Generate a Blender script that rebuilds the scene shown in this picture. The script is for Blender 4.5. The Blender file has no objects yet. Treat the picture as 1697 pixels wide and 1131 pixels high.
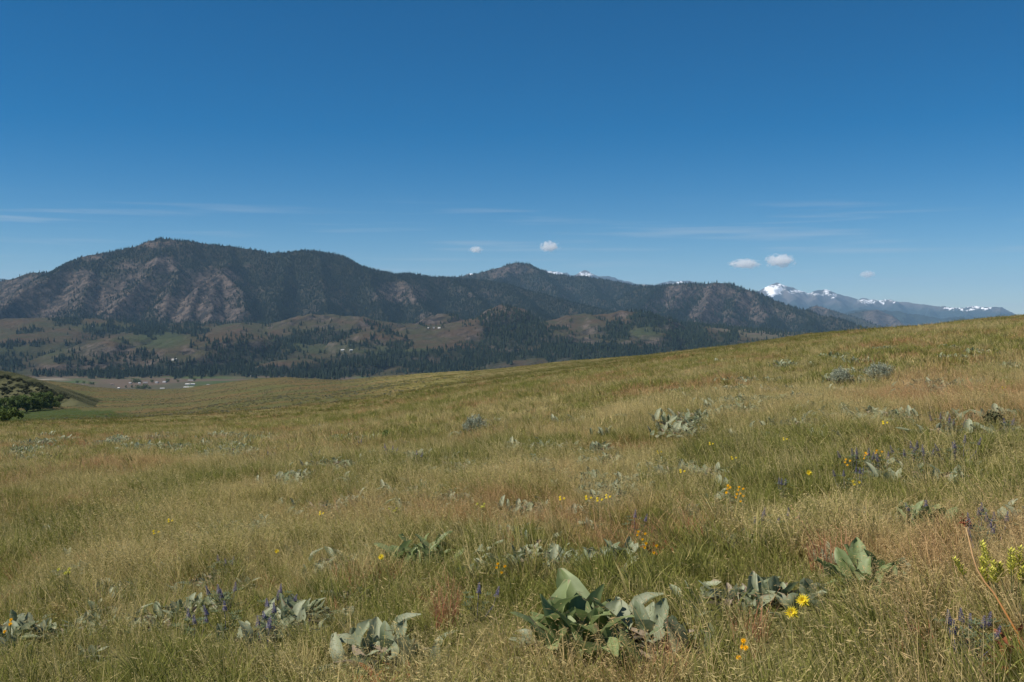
import bpy, math, random
import numpy as np

# ------------------------------------------------------------------ camera, sky, sun, exposure
S = bpy.context.scene
COL = S.collection
H = 1.65                      # eye height over the meadow at the camera
F = 1650.0                    # focal length in photo pixels (35 mm on a 36 mm sensor, 1697 px wide)
HOR = 520.0                   # row of the true horizon
PITCH = math.atan((565.5 - HOR) / F)
SUN_AZ, SUN_EL = math.radians(-104), math.radians(50)

cam = bpy.data.cameras.new("camera")
cam.sensor_width = 36.0
cam.lens = 36.0 * F / 1697.0
cam.clip_start, cam.clip_end = 0.1, 200000.0
camo = bpy.data.objects.new("camera", cam)
COL.objects.link(camo)
camo.location = (0, 0, H)
camo.rotation_euler = (math.pi / 2 - PITCH, 0, 0)
S.camera = camo

world = bpy.data.worlds.new("World")
S.world = world
world.use_nodes = True
wn, wl = world.node_tree.nodes, world.node_tree.links
sky = wn.new('ShaderNodeTexSky')
sky.sky_type = 'NISHITA'
sky.sun_disc = False
sky.sun_elevation, sky.sun_rotation = SUN_EL, SUN_AZ
sky.altitude = 600
sky.air_density, sky.dust_density, sky.ozone_density = 0.7, 0.0, 3.0
# thin high cirrus, laid out by direction in the sky
tc = wn.new('ShaderNodeTexCoord')
mp = wn.new('ShaderNodeMapping'); mp.inputs['Scale'].default_value = (3.4, 3.4, 90.0)
cn = wn.new('ShaderNodeTexNoise'); cn.inputs['Scale'].default_value = 1.6; cn.inputs['Detail'].default_value = 6
cr = wn.new('ShaderNodeMapRange'); cr.interpolation_type = 'SMOOTHSTEP'
cr.inputs['From Min'].default_value = 0.50; cr.inputs['From Max'].default_value = 0.74
cr.inputs['To Max'].default_value = 0.30
sep = wn.new('ShaderNodeSeparateXYZ')
band = wn.new('ShaderNodeMapRange'); band.interpolation_type = 'SMOOTHSTEP'
band.inputs['From Min'].default_value = 0.118; band.inputs['From Max'].default_value = 0.088
mul = wn.new('ShaderNodeMath'); mul.operation = 'MULTIPLY'
hs = wn.new('ShaderNodeHueSaturation'); hs.inputs['Hue'].default_value = 0.4965; hs.inputs['Saturation'].default_value = 1.50
mixc = wn.new('ShaderNodeMix'); mixc.data_type = 'RGBA'
mixc.inputs[7].default_value = (6.2, 7.0, 7.8, 1)
bg = wn['Background']; bg.inputs[1].default_value = 0.058
wl.new(tc.outputs['Generated'], mp.inputs['Vector']); wl.new(mp.outputs[0], cn.inputs['Vector'])
wl.new(cn.outputs[0], cr.inputs['Value']); wl.new(tc.outputs['Generated'], sep.inputs[0])
wl.new(sep.outputs['Z'], band.inputs['Value'])
wl.new(cr.outputs[0], mul.inputs[0]); wl.new(band.outputs[0], mul.inputs[1])
wl.new(sky.outputs[0], hs.inputs['Color']); wl.new(hs.outputs[0], mixc.inputs[6])
wl.new(mul.outputs[0], mixc.inputs[0]); wl.new(mixc.outputs[2], bg.inputs[0])

sl = bpy.data.lights.new("sun", 'SUN')
sl.energy, sl.angle, sl.color = 4.8, math.radians(0.5), (1.0, 0.93, 0.82)
slo = bpy.data.objects.new("sun", sl)
COL.objects.link(slo)
from mathutils import Vector
sd = Vector((math.sin(SUN_AZ) * math.cos(SUN_EL), math.cos(SUN_AZ) * math.cos(SUN_EL), math.sin(SUN_EL)))
slo.rotation_euler = sd.to_track_quat('Z', 'Y').to_euler()

S.view_settings.view_transform = 'Standard'
S.view_settings.look = 'None'
S.view_settings.exposure = 0.5
S.view_settings.gamma = 1.0
S.cycles.max_bounces = 8
S.cycles.diffuse_bounces = 2
S.cycles.transmission_bounces = 3
S.cycles.transparent_max_bounces = 8
S.cycles.volume_bounces = 8
S.cycles.use_denoising = True
S.cycles.sample_clamp_indirect = 4.0

RNG = np.random.default_rng(7)
random.seed(7)

# ------------------------------------------------------------------ geometry of the view (where things stand)
cp, sp = math.cos(PITCH), math.sin(PITCH)

def zat(px, row, Y):
    """height of the point at distance Y seen at this photo pixel"""
    px, row, Y = np.asarray(px, float), np.asarray(row, float), np.asarray(Y, float)
    b = (565.5 - row) / F
    dy = cp + b * sp
    dz = -sp + b * cp
    return H + Y * dz / dy

def xat(px, row, Y):
    b = (565.5 - np.asarray(row, float)) / F
    return np.asarray(Y, float) * ((np.asarray(px, float) - 848.5) / F) / (cp + b * sp)

def proj(x, y, z):
    dz = z - H
    dep = y * cp - dz * sp
    up = y * sp + dz * cp
    dep = np.maximum(dep, 1e-3)
    return 848.5 + F * x / dep, 565.5 - F * up / dep

def smooth(a, b, v):
    t = np.clip((v - a) / (b - a), 0, 1)
    return t * t * (3 - 2 * t)

def _h(ix, iy, seed):
    n = (ix.astype(np.int64) * 374761393 + iy.astype(np.int64) * 668265263 + seed * 974634777) & 0x7fffffff
    n = ((n ^ (n >> 13)) * 1274126177) & 0x7fffffff
    n = ((n ^ (n >> 15)) * 668265263) & 0x7fffffff
    return ((n ^ (n >> 16)) & 0xffff) / 65535.0

def vnoise(x, y, seed=0):
    xi, yi = np.floor(x), np.floor(y)
    fx, fy = x - xi, y - yi
    fx = fx ** 3 * (fx * (fx * 6 - 15) + 10); fy = fy ** 3 * (fy * (fy * 6 - 15) + 10)
    a, b = _h(xi, yi, seed), _h(xi + 1, yi, seed)
    c, d = _h(xi, yi + 1, seed), _h(xi + 1, yi + 1, seed)
    return (a + (b - a) * fx) * (1 - fy) + (c + (d - c) * fx) * fy

def fbm(x, y, octv=4, seed=0, gain=0.5):
    s = 0; a = 1; t = 0
    for i in range(octv):
        s = s + a * vnoise(x + 17.3 * i, y - 9.1 * i, seed + i); t += a
        a *= gain; x = x * 2.03; y = y * 2.03
    return s / t

def ridged(x, y, octv=4, seed=0, gain=0.55):
    s = 0; a = 1; t = 0
    for i in range(octv):
        n = 1 - np.abs(2 * vnoise(x + 5.7 * i, y + 3.1 * i, seed + i) - 1)
        s = s + a * n * n; t += a
        a *= gain; x = x * 2.1; y = y * 2.1
    return s / t

# ------------------------------------------------------------------ mesh helpers
def mesh_np(name, verts, faces, mats=(), smooth_shade=False, attrs=None, mat_idx=None):
    """faces: list of (n,k) int arrays"""
    me = bpy.data.meshes.new(name)
    verts = np.asarray(verts, np.float32)
    me.vertices.add(len(verts)); me.vertices.foreach_set('co', verts.ravel())
    if not isinstance(faces, (list, tuple)): faces = [faces]
    faces = [np.asarray(f, np.int32) for f in faces if len(f)]
    loops = np.concatenate([f.ravel() for f in faces])
    sizes = np.concatenate([np.full(len(f), f.shape[1], np.int32) for f in faces])
    me.loops.add(len(loops)); me.loops.foreach_set('vertex_index', loops)
    starts = np.zeros(len(sizes), np.int32); starts[1:] = np.cumsum(sizes)[:-1]
    me.polygons.add(len(sizes)); me.polygons.foreach_set('loop_start', starts)
    for m in mats: me.materials.append(m)
    if mat_idx is not None: me.polygons.foreach_set('material_index', np.asarray(mat_idx, np.int32))
    me.polygons.foreach_set('use_smooth', np.full(len(sizes), smooth_shade))
    for k, v in (attrs or {}).items():
        v = np.asarray(v, np.float32)
        if v.ndim == 1:
            me.attributes.new(k, 'FLOAT', 'POINT').data.foreach_set('value', v)
        else:
            a = me.attributes.new(k, 'FLOAT_COLOR', 'POINT')
            if v.shape[1] == 3: v = np.concatenate([v, np.ones((len(v), 1), np.float32)], 1)
            a.data.foreach_set('color', v.ravel())
    me.update(calc_edges=True)
    return me

def link(name, me, parent=None, loc=None, rz=0.0):
    o = bpy.data.objects.new(name, me)
    COL.objects.link(o)
    if parent is not None: o.parent = parent
    if loc is not None: o.location = loc
    if rz: o.rotation_euler = (0, 0, rz)
    return o

def tag(o, label=None, cat=None, group=None, kind=None):
    if label: o['label'] = label
    if cat: o['category'] = cat
    if group: o['group'] = group
    if kind: o['kind'] = kind
    return o

def copy_tree(o, parent=None):
    c = o.copy(); COL.objects.link(c)
    if parent is not None: c.parent = parent
    for ch in list(o.children): copy_tree(ch, c)
    return c

class MB:
    """collects pieces into one mesh"""
    def __init__(s): s.v = []; s.f3 = []; s.f4 = []; s.n = 0; s.a = []
    def add(s, v, f, tint=0.5):
        v = np.asarray(v, float); f = np.asarray(f, int) + s.n
        (s.f3 if f.shape[1] == 3 else s.f4).append(f)
        s.v.append(v); s.n += len(v)
        s.a.append(np.full(len(v), tint) if np.isscalar(tint) else np.asarray(tint))
    def tube(s, pts, rad, k=6, tint=0.5):
        pts = np.asarray(pts, float); n = len(pts)
        rad = np.broadcast_to(rad, (n,))
        t = np.gradient(pts, axis=0); t /= np.linalg.norm(t, axis=1)[:, None] + 1e-9
        ref = np.where(np.abs(t[:, 2:3]) > .9, np.array([[1., 0, 0]]), np.array([[0, 0, 1.]]))
        a = np.cross(t, ref); a /= np.linalg.norm(a, axis=1)[:, None] + 1e-9
        b = np.cross(t, a)
        an = np.arange(k) * 2 * math.pi / k
        v = pts[:, None] + rad[:, None, None] * (np.cos(an)[None, :, None] * a[:, None] + np.sin(an)[None, :, None] * b[:, None])
        i = np.arange(n - 1)[:, None] * k; j = np.arange(k)[None]
        f = np.stack([i + j, i + (j + 1) % k, i + k + (j + 1) % k, i + k + j], -1).reshape(-1, 4)
        s.add(v.reshape(-1, 3), f, tint)
    def mesh(s, name, mats, smooth_shade=False):
        fs = []
        if s.f3: fs.append(np.concatenate(s.f3))
        if s.f4: fs.append(np.concatenate(s.f4))
        return mesh_np(name, np.concatenate(s.v), fs, mats, smooth_shade, {'tint': np.concatenate(s.a)})

class Grid:
    """a height field on a regular grid, with bilinear sampling"""
    def __init__(s, x0, x1, y0, y1, d, fn):
        s.x = np.arange(x0, x1 + d, d); s.y = np.arange(y0, y1 + d, d); s.d = d
        s.X, s.Y = np.meshgrid(s.x, s.y)
        s.Z = fn(s.X, s.Y)
    def at(s, x, y, A=None):
        A = s.Z if A is None else A
        fx = np.clip((x - s.x[0]) / s.d, 0, len(s.x) - 1.001); fy = np.clip((y - s.y[0]) / s.d, 0, len(s.y) - 1.001)
        i, j = fx.astype(int), fy.astype(int); u, v = fx - i, fy - j
        return (A[j, i] * (1 - u) + A[j, i + 1] * u) * (1 - v) + (A[j + 1, i] * (1 - u) + A[j + 1, i + 1] * u) * v
    def mesh(s, name, mats, attrs=None):
        V = np.stack([s.X, s.Y, s.Z], -1).reshape(-1, 3)
        return mesh_np(name, V, grid_faces(len(s.y), len(s.x)), mats, True,
                       {k: a.reshape(len(V), -1) if a.ndim == 3 else a.ravel() for k, a in (attrs or {}).items()})

def grid_faces(nr, nc):
    i = np.arange(nr - 1)[:, None] * nc; j = np.arange(nc - 1)[None]
    return np.stack([i + j, i + j + 1, i + nc + j + 1, i + nc + j], -1).reshape(-1, 4)

def blobs(px, row, spec, soft=0.35, seed=3):
    """how far pixels lie inside a list of irregular patches (px,row,rx,ry[,w]) -> 0..1"""
    wx = (fbm(px / 14., row / 7., 3, seed) - .5) * 22; wy = (fbm(px / 14. + 40, row / 7., 3, seed + 9) - .5) * 9
    m = np.zeros_like(px)
    for e in spec:
        w = e[4] if len(e) > 4 else 1.0
        d = np.sqrt(((px + wx - e[0]) / e[2]) ** 2 + ((row + wy - e[1]) / e[3]) ** 2)
        m = np.maximum(m, w * (1 - smooth(1 - soft, 1 + soft, d)))
    return m

# ------------------------------------------------------------------ materials
def newmat(name):
    m = bpy.data.materials.new(name); m.use_nodes = True
    nt = m.node_tree; nt.nodes.clear()
    return m, nt.nodes, nt.links

def N(nodes, typ, **kw):
    n = nodes.new(typ)
    for k, v in kw.items():
        if k in n.inputs: n.inputs[k].default_value = v
        else: setattr(n, k, v)
    return n

def mixrgb(ns, ls, fac, a, b):
    n = ns.new('ShaderNodeMix'); n.data_type = 'RGBA'
    for sock, val in ((0, fac), (6, a), (7, b)):
        if hasattr(val, 'is_linked') or hasattr(val, 'links'): ls.new(val, n.inputs[sock])
        elif sock: n.inputs[sock].default_value = (*val, 1)
        else: n.inputs[sock].default_value = val
    return n.outputs[2]

def mathn(ns, ls, op, a, b=0.0, c=None):
    n = ns.new('ShaderNodeMath'); n.operation = op
    for i, v in enumerate((a, b) if c is None else (a, b, c)):
        if hasattr(v, 'links'): ls.new(v, n.inputs[i])
        else: n.inputs[i].default_value = v
    return n.outputs[0]

def ramp(ns, ls, val, lo, hi, to=1.0):
    n = ns.new('ShaderNodeMapRange'); n.interpolation_type = 'SMOOTHSTEP'
    n.inputs['From Min'].default_value = lo; n.inputs['From Max'].default_value = hi; n.inputs['To Max'].default_value = to
    ls.new(val, n.inputs['Value'])
    return n.outputs[0]

def noise(ns, ls, scale, detail=4, vec=None, rough=0.55):
    n = ns.new('ShaderNodeTexNoise'); n.inputs['Scale'].default_value = scale
    n.inputs['Detail'].default_value = detail; n.inputs['Roughness'].default_value = rough
    if vec is not None: ls.new(vec, n.inputs['Vector'])
    return n.outputs[0]

def leafy(name, build, trans=0.35, rough=0.6, gloss=0.0):
    """thin vegetation: diffuse with some light coming through"""
    m, ns, ls = newmat(name)
    col = build(ns, ls)
    d = ns.new('ShaderNodeBsdfDiffuse'); t = ns.new('ShaderNodeBsdfTranslucent')
    mx = ns.new('ShaderNodeMixShader'); mx.inputs[0].default_value = trans
    out = ns.new('ShaderNodeOutputMaterial')
    ls.new(col, d.inputs[0]); ls.new(col, t.inputs[0])
    ls.new(d.outputs[0], mx.inputs[1]); ls.new(t.outputs[0], mx.inputs[2])
    last = mx.outputs[0]
    if gloss:
        g = ns.new('ShaderNodeBsdfGlossy'); g.inputs['Roughness'].default_value = rough
        m2 = ns.new('ShaderNodeMixShader'); m2.inputs[0].default_value = gloss
        ls.new(last, m2.inputs[1]); ls.new(g.outputs[0], m2.inputs[2]); last = m2.outputs[0]
    ls.new(last, out.inputs[0])
    return m

def attr(ns, name):
    n = ns.new('ShaderNodeAttribute'); n.attribute_name = name
    return n

def wpos(ns):
    return ns.new('ShaderNodeNewGeometry').outputs['Position']

def tinted(name, c0, c1, trans=0.3, scale=None, gloss=0.0):
    def b(ns, ls):
        f = attr(ns, 'tint').outputs['Fac']
        if scale:
            f = mathn(ns, ls, 'ADD', f, mathn(ns, ls, 'MULTIPLY', mathn(ns, ls, 'SUBTRACT', noise(ns, ls, scale, 3, wpos(ns)), .5), .8))
            g = ramp(ns, ls, f, 1.05, 1.5, .85)
            f = ramp(ns, ls, f, 0, 1)
            return mixrgb(ns, ls, g, mixrgb(ns, ls, f, c0, c1), (.30, .215, .13))
        return mixrgb(ns, ls, f, c0, c1)
    return leafy(name, b, trans, gloss=gloss)

GREEN, STRAW, RUST = (0.225, 0.235, 0.062), (0.57, 0.465, 0.225), (0.52, 0.26, 0.150)

def grass_colour(ns, ls, f_blade, each=True):
    """world-scale patchiness of the meadow: green, straw and rust drifts"""
    p = wpos(ns)
    big = noise(ns, ls, 0.05, 3, p); mid = noise(ns, ls, 0.45, 5, p, .7); red = noise(ns, ls, 0.16, 5, p, .65)
    rnd = ns.new('ShaderNodeObjectInfo').outputs['Random'] if each else .5
    bias = mathn(ns, ls, 'ADD', mathn(ns, ls, 'MULTIPLY', mathn(ns, ls, 'SUBTRACT', big, .5), 1.0),
                 mathn(ns, ls, 'ADD', mathn(ns, ls, 'MULTIPLY', mathn(ns, ls, 'SUBTRACT', mid, .5), 1.5), mathn(ns, ls, 'MULTIPLY', mathn(ns, ls, 'SUBTRACT', rnd, .5), 1.0)))
    f = mathn(ns, ls, 'ADD', f_blade, bias)
    c = mixrgb(ns, ls, ramp(ns, ls, f, 0.34, 0.98), GREEN, STRAW)
    rf = mathn(ns, ls, 'MULTIPLY', ramp(ns, ls, red, 0.49, 0.64, 0.70), ramp(ns, ls, f, 0.0, 0.7))
    return mixrgb(ns, ls, rf, c, RUST)

def b_grass(ns, ls):
    t = attr(ns, 'tint').outputs['Fac']; h = attr(ns, 'hgt').outputs['Fac']
    return grass_colour(ns, ls, mathn(ns, ls, 'ADD', mathn(ns, ls, 'MULTIPLY', t, .85), mathn(ns, ls, 'MULTIPLY', h, .22)))
M_GRASS = leafy('meadow_grass', b_grass, 0.40)

def b_meadow(ns, ls):
    p = wpos(ns)
    f = noise(ns, ls, 1.3, 5, p)
    c = grass_colour(ns, ls, f, False)
    a = attr(ns, 'zone')
    sp_ = ns.new('ShaderNodeSeparateColor'); ls.new(a.outputs['Color'], sp_.inputs[0])
    # R: damp green field   G: sagebrush flat (brown and grey)   B: thatch, toned dark for the grass's own shade
    sage = mixrgb(ns, ls, ramp(ns, ls, noise(ns, ls, .03, 5, p), .42, .6), (0.110, 0.084, 0.042), (0.086, 0.088, 0.040))
    c = mixrgb(ns, ls, sp_.outputs[1], c, sage)
    c = mixrgb(ns, ls, sp_.outputs[0], c, (0.050, 0.068, 0.026))
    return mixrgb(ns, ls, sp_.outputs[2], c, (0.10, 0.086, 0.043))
def ground_mat(name, build, bump=None, bscale=1.0, bdist=1.0):
    m, ns, ls = newmat(name)
    d = ns.new('ShaderNodeBsdfDiffuse'); out = ns.new('ShaderNodeOutputMaterial')
    ls.new(build(ns, ls), d.inputs[0]); ls.new(d.outputs[0], out.inputs[0])
    if bump:
        b = ns.new('ShaderNodeBump'); b.inputs['Strength'].default_value = bump; b.inputs['Distance'].default_value = bdist
        ls.new(noise(ns, ls, bscale, 6, wpos(ns), .65), b.inputs['Height']); ls.new(b.outputs[0], d.inputs['Normal'])
    return m
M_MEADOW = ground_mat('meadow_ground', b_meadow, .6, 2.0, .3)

def b_slope(ns, ls):
    """dry hillside: R forest floor and hollows with shading in the tone, G rock, B green pasture, rest reddish dry grass"""
    p = wpos(ns)
    n1 = noise(ns, ls, .006, 6, p); n2 = noise(ns, ls, .03, 5, p); n3 = noise(ns, ls, .022, 8, p, .75)
    dry = mixrgb(ns, ls, ramp(ns, ls, n1, .36, .60), (0.064, 0.045, 0.030), (0.047, 0.047, 0.026))
    dry = mixrgb(ns, ls, ramp(ns, ls, n2, .5, .75, .55), dry, (0.080, 0.064, 0.045))
    rock = mixrgb(ns, ls, ramp(ns, ls, n3, .42, .62), (0.026, 0.024, 0.023), (0.118, 0.093, 0.080))
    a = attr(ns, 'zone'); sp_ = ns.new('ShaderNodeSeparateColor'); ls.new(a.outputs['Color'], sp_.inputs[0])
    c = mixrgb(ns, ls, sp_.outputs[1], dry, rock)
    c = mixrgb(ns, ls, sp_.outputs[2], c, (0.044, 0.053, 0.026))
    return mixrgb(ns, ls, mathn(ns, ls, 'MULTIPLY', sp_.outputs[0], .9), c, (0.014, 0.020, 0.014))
M_SLOPE = ground_mat('dry_hillside', b_slope, .9, .035, 16)

def b_snow(ns, ls):
    p = wpos(ns)
    n1 = noise(ns, ls, .0012, 7, p, .65)
    rock = mixrgb(ns, ls, ramp(ns, ls, n1, .4, .62), (0.05, 0.05, 0.053), (0.11, 0.092, 0.086))
    a = attr(ns, 'zone'); sp_ = ns.new('ShaderNodeSeparateColor'); ls.new(a.outputs['Color'], sp_.inputs[0])
    c = mixrgb(ns, ls, sp_.outputs[0], rock, (0.022, 0.03, 0.026))
    s = mathn(ns, ls, 'ADD', sp_.outputs[1], mathn(ns, ls, 'MULTIPLY', mathn(ns, ls, 'SUBTRACT', noise(ns, ls, .011, 7, p, .75), .5), 2.6))
    return mixrgb(ns, ls, ramp(ns, ls, s, .48, .60), c, (0.86, 0.88, 0.92))
M_SNOW = ground_mat('snowy_rock', b_snow, .6, .006, 60)

def b_valley(ns, ls):
    p = wpos(ns)
    mpg = ns.new('ShaderNodeMapping'); mpg.inputs['Scale'].default_value = (.004, .0018, 1); ls.new(p, mpg.inputs['Vector'])
    v = ns.new('ShaderNodeTexVoronoi'); v.inputs['Scale'].default_value = 1.4; ls.new(mpg.outputs[0], v.inputs['Vector'])
    sp_ = ns.new('ShaderNodeSeparateColor'); ls.new(v.outputs['Color'], sp_.inputs[0])
    c = mixrgb(ns, ls, ramp(ns, ls, sp_.outputs[0], .3, .8), (0.098, 0.075, 0.058), (0.066, 0.064, 0.042))
    c = mixrgb(ns, ls, ramp(ns, ls, sp_.outputs[1], .80, .82), c, (0.05, 0.07, 0.028))
    c = mixrgb(ns, ls, ramp(ns, ls, noise(ns, ls, .02, 5, p), .45, .75, .6), c, (0.10, 0.085, 0.06))
    a = attr(ns, 'zone'); s2 = ns.new('ShaderNodeSeparateColor'); ls.new(a.outputs['Color'], s2.inputs[0])
    c = mixrgb(ns, ls, s2.outputs[0], c, (0.055, 0.08, 0.03))
    return mixrgb(ns, ls, s2.outputs[1], c, (0.22, 0.19, 0.155))
M_VALLEY = ground_mat('valley_fields', b_valley)

M_CONIFER = tinted('conifer_needles', (0.009, 0.016, 0.012), (0.022, 0.031, 0.018), 0.10)
M_VALLEYCON = tinted('valley_conifer', (0.012, 0.021, 0.015), (0.040, 0.054, 0.030), 0.12)
M_BROAD = tinted('dark_broadleaf', (0.06, 0.092, 0.03), (0.18, 0.235, 0.075), 0.25)
M_SHRUB = tinted('dark_shrub', (0.04, 0.047, 0.025), (0.11, 0.115, 0.06), 0.2)
M_SAGE = tinted('sagebrush_leaf', (0.17, 0.195, 0.14), (0.44, 0.47, 0.36), 0.2)
M_SAGEFAR = tinted('sagebrush_far', (0.15, 0.155, 0.10), (0.30, 0.30, 0.205), 0.15)
M_BALSAM = tinted('silvery_leaf', (0.145, 0.185, 0.092), (0.33, 0.36, 0.235), 0.36, 30.0, .03)
M_BALSAMG = tinted('green_felted_leaf', (0.15, 0.20, 0.07), (0.26, 0.32, 0.14), 0.38, 20.0, .03)
M_WITHER = tinted('withered_leaf', (0.17, 0.125, 0.09), (0.31, 0.26, 0.20), 0.2, 40.0)
M_STEM = tinted('green_stem', (0.12, 0.14, 0.05), (0.24, 0.24, 0.10), 0.1)
M_WOOD = tinted('bark', (0.055, 0.04, 0.03), (0.12, 0.09, 0.07), 0.0)
M_LUPLEAF = tinted('lupine_leaf', (0.07, 0.10, 0.055), (0.15, 0.19, 0.11), 0.25)
M_PURPLE = tinted('purple_petals', (0.15, 0.14, 0.25), (0.32, 0.295, 0.42), 0.3)
M_YELLOW = tinted('yellow_petals', (0.72, 0.50, 0.02), (0.85, 0.72, 0.06), 0.25)
M_ORANGE = tinted('orange_petals', (0.75, 0.34, 0.01), (0.85, 0.52, 0.02), 0.25)
M_LIME = tinted('pale_yellow_bracts', (0.42, 0.42, 0.06), (0.68, 0.64, 0.14), 0.3)
M_RUSTG = tinted('rusty_grass', (0.34, 0.14, 0.075), (0.52, 0.30, 0.17), 0.3)
M_REDLEAF = tinted('red_brown_leaf', (0.20, 0.065, 0.035), (0.38, 0.15, 0.075), 0.3)
M_DOCK = tinted('orange_dry_stalk', (0.46, 0.19, 0.05), (0.50, 0.34, 0.18), 0.0, 18.0)

def plain(name, col, rough=.7):
    m, ns, ls = newmat(name)
    b = ns.new('ShaderNodeBsdfPrincipled'); b.inputs['Roughness'].default_value = rough
    ls.new(mixrgb(ns, ls, ramp(ns, ls, noise(ns, ls, .6, 4, wpos(ns)), .3, .7), tuple(c * .85 for c in col), col), b.inputs['Base Color'])
    o = ns.new('ShaderNodeOutputMaterial'); ls.new(b.outputs[0], o.inputs[0])
    return m
M_WHITE, M_GREYR, M_TANW, M_BROWNR = plain('white_paint', (.55, .54, .52)), plain('grey_roof', (.26, .26, .28)), plain('tan_siding', (.36, .30, .24)), plain('brown_roof', (.16, .11, .09))
M_GLASSD = plain('dark_window', (.04, .05, .06), .2)

# ------------------------------------------------------------------ the meadow hillside under the camera
PXS = np.array([-900, -300, 0, 60, 110, 150, 200, 255, 300, 361, 430, 475, 514, 568, 640, 731, 830, 890, 965, 1070, 1161, 1230, 1338, 1461, 1531, 1591, 1642, 1697, 2000, 2600.])
CREST = np.array([650, 640, 630, 630, 634, 641, 645, 646, 644, 636, 627, 625.5, 628, 630, 623.6, 617.5, 611.3, 604, 596.5, 589, 578.5, 571, 553, 544, 541, 533, 527, 523, 495, 440.])
FOLD = np.interp(PXS, [-900, -300, 0, 200, 430, 610, 731, 900, 1070, 1230, 1461, 1591, 1697, 2000, 2600], [740, 715, 704, 697, 684, 666, 648, 625, 603, 582.5, 553, 541, 533, 506, 450])
YC = np.interp(PXS, [-900, 400, 568, 830, 1200, 1461, 1697, 2600], [1100, 1050, 700, 480, 330, 260, 200, 170])
YF = np.interp(PXS, [-900, 430, 731, 1070, 1697, 2600], [135, 125, 110, 95, 75, 70])
YM = np.sqrt(YF * YC) * 1.05
MIDF = np.interp(PXS, [-900, 0, 170, 300, 430, 610, 800], [.12, .155, .2, .22, .38, .42, .5])
MID = FOLD + (CREST - FOLD) * MIDF
PA, PB = 0.10, -0.05

def ground(x, y, detail=True):
    x = np.asarray(x, float); y = np.maximum(np.asarray(y, float), 0.05)
    px = np.clip(848.5 + F * x / np.maximum(y, 3.0), -900, 2600)
    base = PA * x + PB * y
    px = np.where(y < 10, np.clip(px, -600, 2300), px)
    zf_, zm_, zc_ = (np.interp(px, PXS, r) for r in (FOLD, MID, CREST))
    yf, ym, yc = (np.interp(px, PXS, r) for r in (YF, YM, YC))
    def dev(row, Y): return zat(px, row, Y) - (PA * Y * (px - 848.5) / F + PB * Y)
    df, dm, dc = dev(zf_, yf), dev(zm_, ym), dev(zc_, yc)
    ly = np.log(y)
    t1 = smooth(np.log(18.), np.log(yf), ly)
    t2 = np.clip((y - yf) / (ym - yf), 0, 1); t2 = t2 * t2 * (3 - 2 * t2) * .5 + t2 * .5
    t3 = np.clip((y - ym) / (yc - ym), 0, 1); t3 = t3 * t3 * (3 - 2 * t3) * .4 + t3 * .6
    d = df * t1 + (dm - df) * t2 + (dc - dm) * t3
    z = base + d
    over = np.maximum(y - yc, 0)
    z = z - over * (.05 + .22 * smooth(0, 500, over))
    if detail:
        z = z + (fbm(x / 5.5, y / 7.5, 3, 11) - .5) * .30 * smooth(3, 14, y)
        z = z + (fbm(x / 28., y / 34., 3, 21) - .5) * 1.1 * smooth(12, 60, y) * (1 - .3 * smooth(60, 200, y))
        z = z + (fbm(x / 130., y / 130., 4, 31) - .5) * 4.0 * smooth(120, 300, y) * (1 - smooth(.7, 1.0, y / yc)) * smooth(1000, 700, px)
    return np.maximum(z, -215)

def on_ground(px, row):
    """point of the meadow seen at a photo pixel"""
    ys = np.geomspace(3.0, 1000, 900)
    b = (565.5 - row) / F
    x = ys * ((px - 848.5) / F) / (cp + b * sp)
    z = H + ys * (-sp + b * cp) / (cp + b * sp)
    g = ground(x, ys)
    hit = np.nonzero(g >= z)[0]
    i = hit[0] if len(hit) else len(ys) - 1
    if i > 0:
        a0, a1 = z[i - 1] - g[i - 1], z[i] - g[i]
        t = a0 / (a0 - a1 + 1e-9)
        Y = ys[i - 1] + (ys[i] - ys[i - 1]) * t
    else: Y = ys[0]
    X = Y * ((px - 848.5) / F) / (cp + b * sp)
    return float(X), float(Y), float(ground(X, Y))

nu, ny = 640, 620
uu = np.sinh(np.linspace(-1.35, 1.35, nu)) / math.sinh(1.35) * 1.05
yy = np.concatenate([np.linspace(-6, 2, 24)[:-1], np.geomspace(2.0, 1700, ny - 23)])
UU, YY = np.meshgrid(uu, yy)
XX = UU * (np.maximum(YY, 0) + 8)
ZZ = np.where(YY > 0.05, ground(XX, np.maximum(YY, .05)), PA * XX + PB * YY)
gpx, grow = proj(XX, np.maximum(YY, .2), ZZ)
zone = np.zeros(XX.shape + (3,), np.float32)
wob = (fbm(XX / 40, YY / 40, 4, 5) - .5)
zone[..., 0] = smooth(.35, .65, blobs(gpx, grow, [(90, 687, 130, 9), (10, 695, 80, 10)], .5) + wob * .3) * smooth(150, 200, YY)
yf_all = np.interp(np.clip(gpx, -900, 2600), PXS, YF)
zone[..., 1] = smooth(1.05, 1.45, YY / yf_all + wob * .5) * smooth(820, 560, gpx)
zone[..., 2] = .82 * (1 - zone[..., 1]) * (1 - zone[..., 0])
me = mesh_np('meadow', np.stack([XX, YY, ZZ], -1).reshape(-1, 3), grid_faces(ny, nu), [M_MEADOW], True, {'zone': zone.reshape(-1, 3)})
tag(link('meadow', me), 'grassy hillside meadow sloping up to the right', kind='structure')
def zone_sage(x, y):
    px = 848.5 + F * x / y
    return smooth(1.05, 1.45, y / np.interp(px, PXS, YF) + (fbm(x / 40, y / 40, 4, 5) - .5) * .5) * smooth(820, 560, px)

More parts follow.
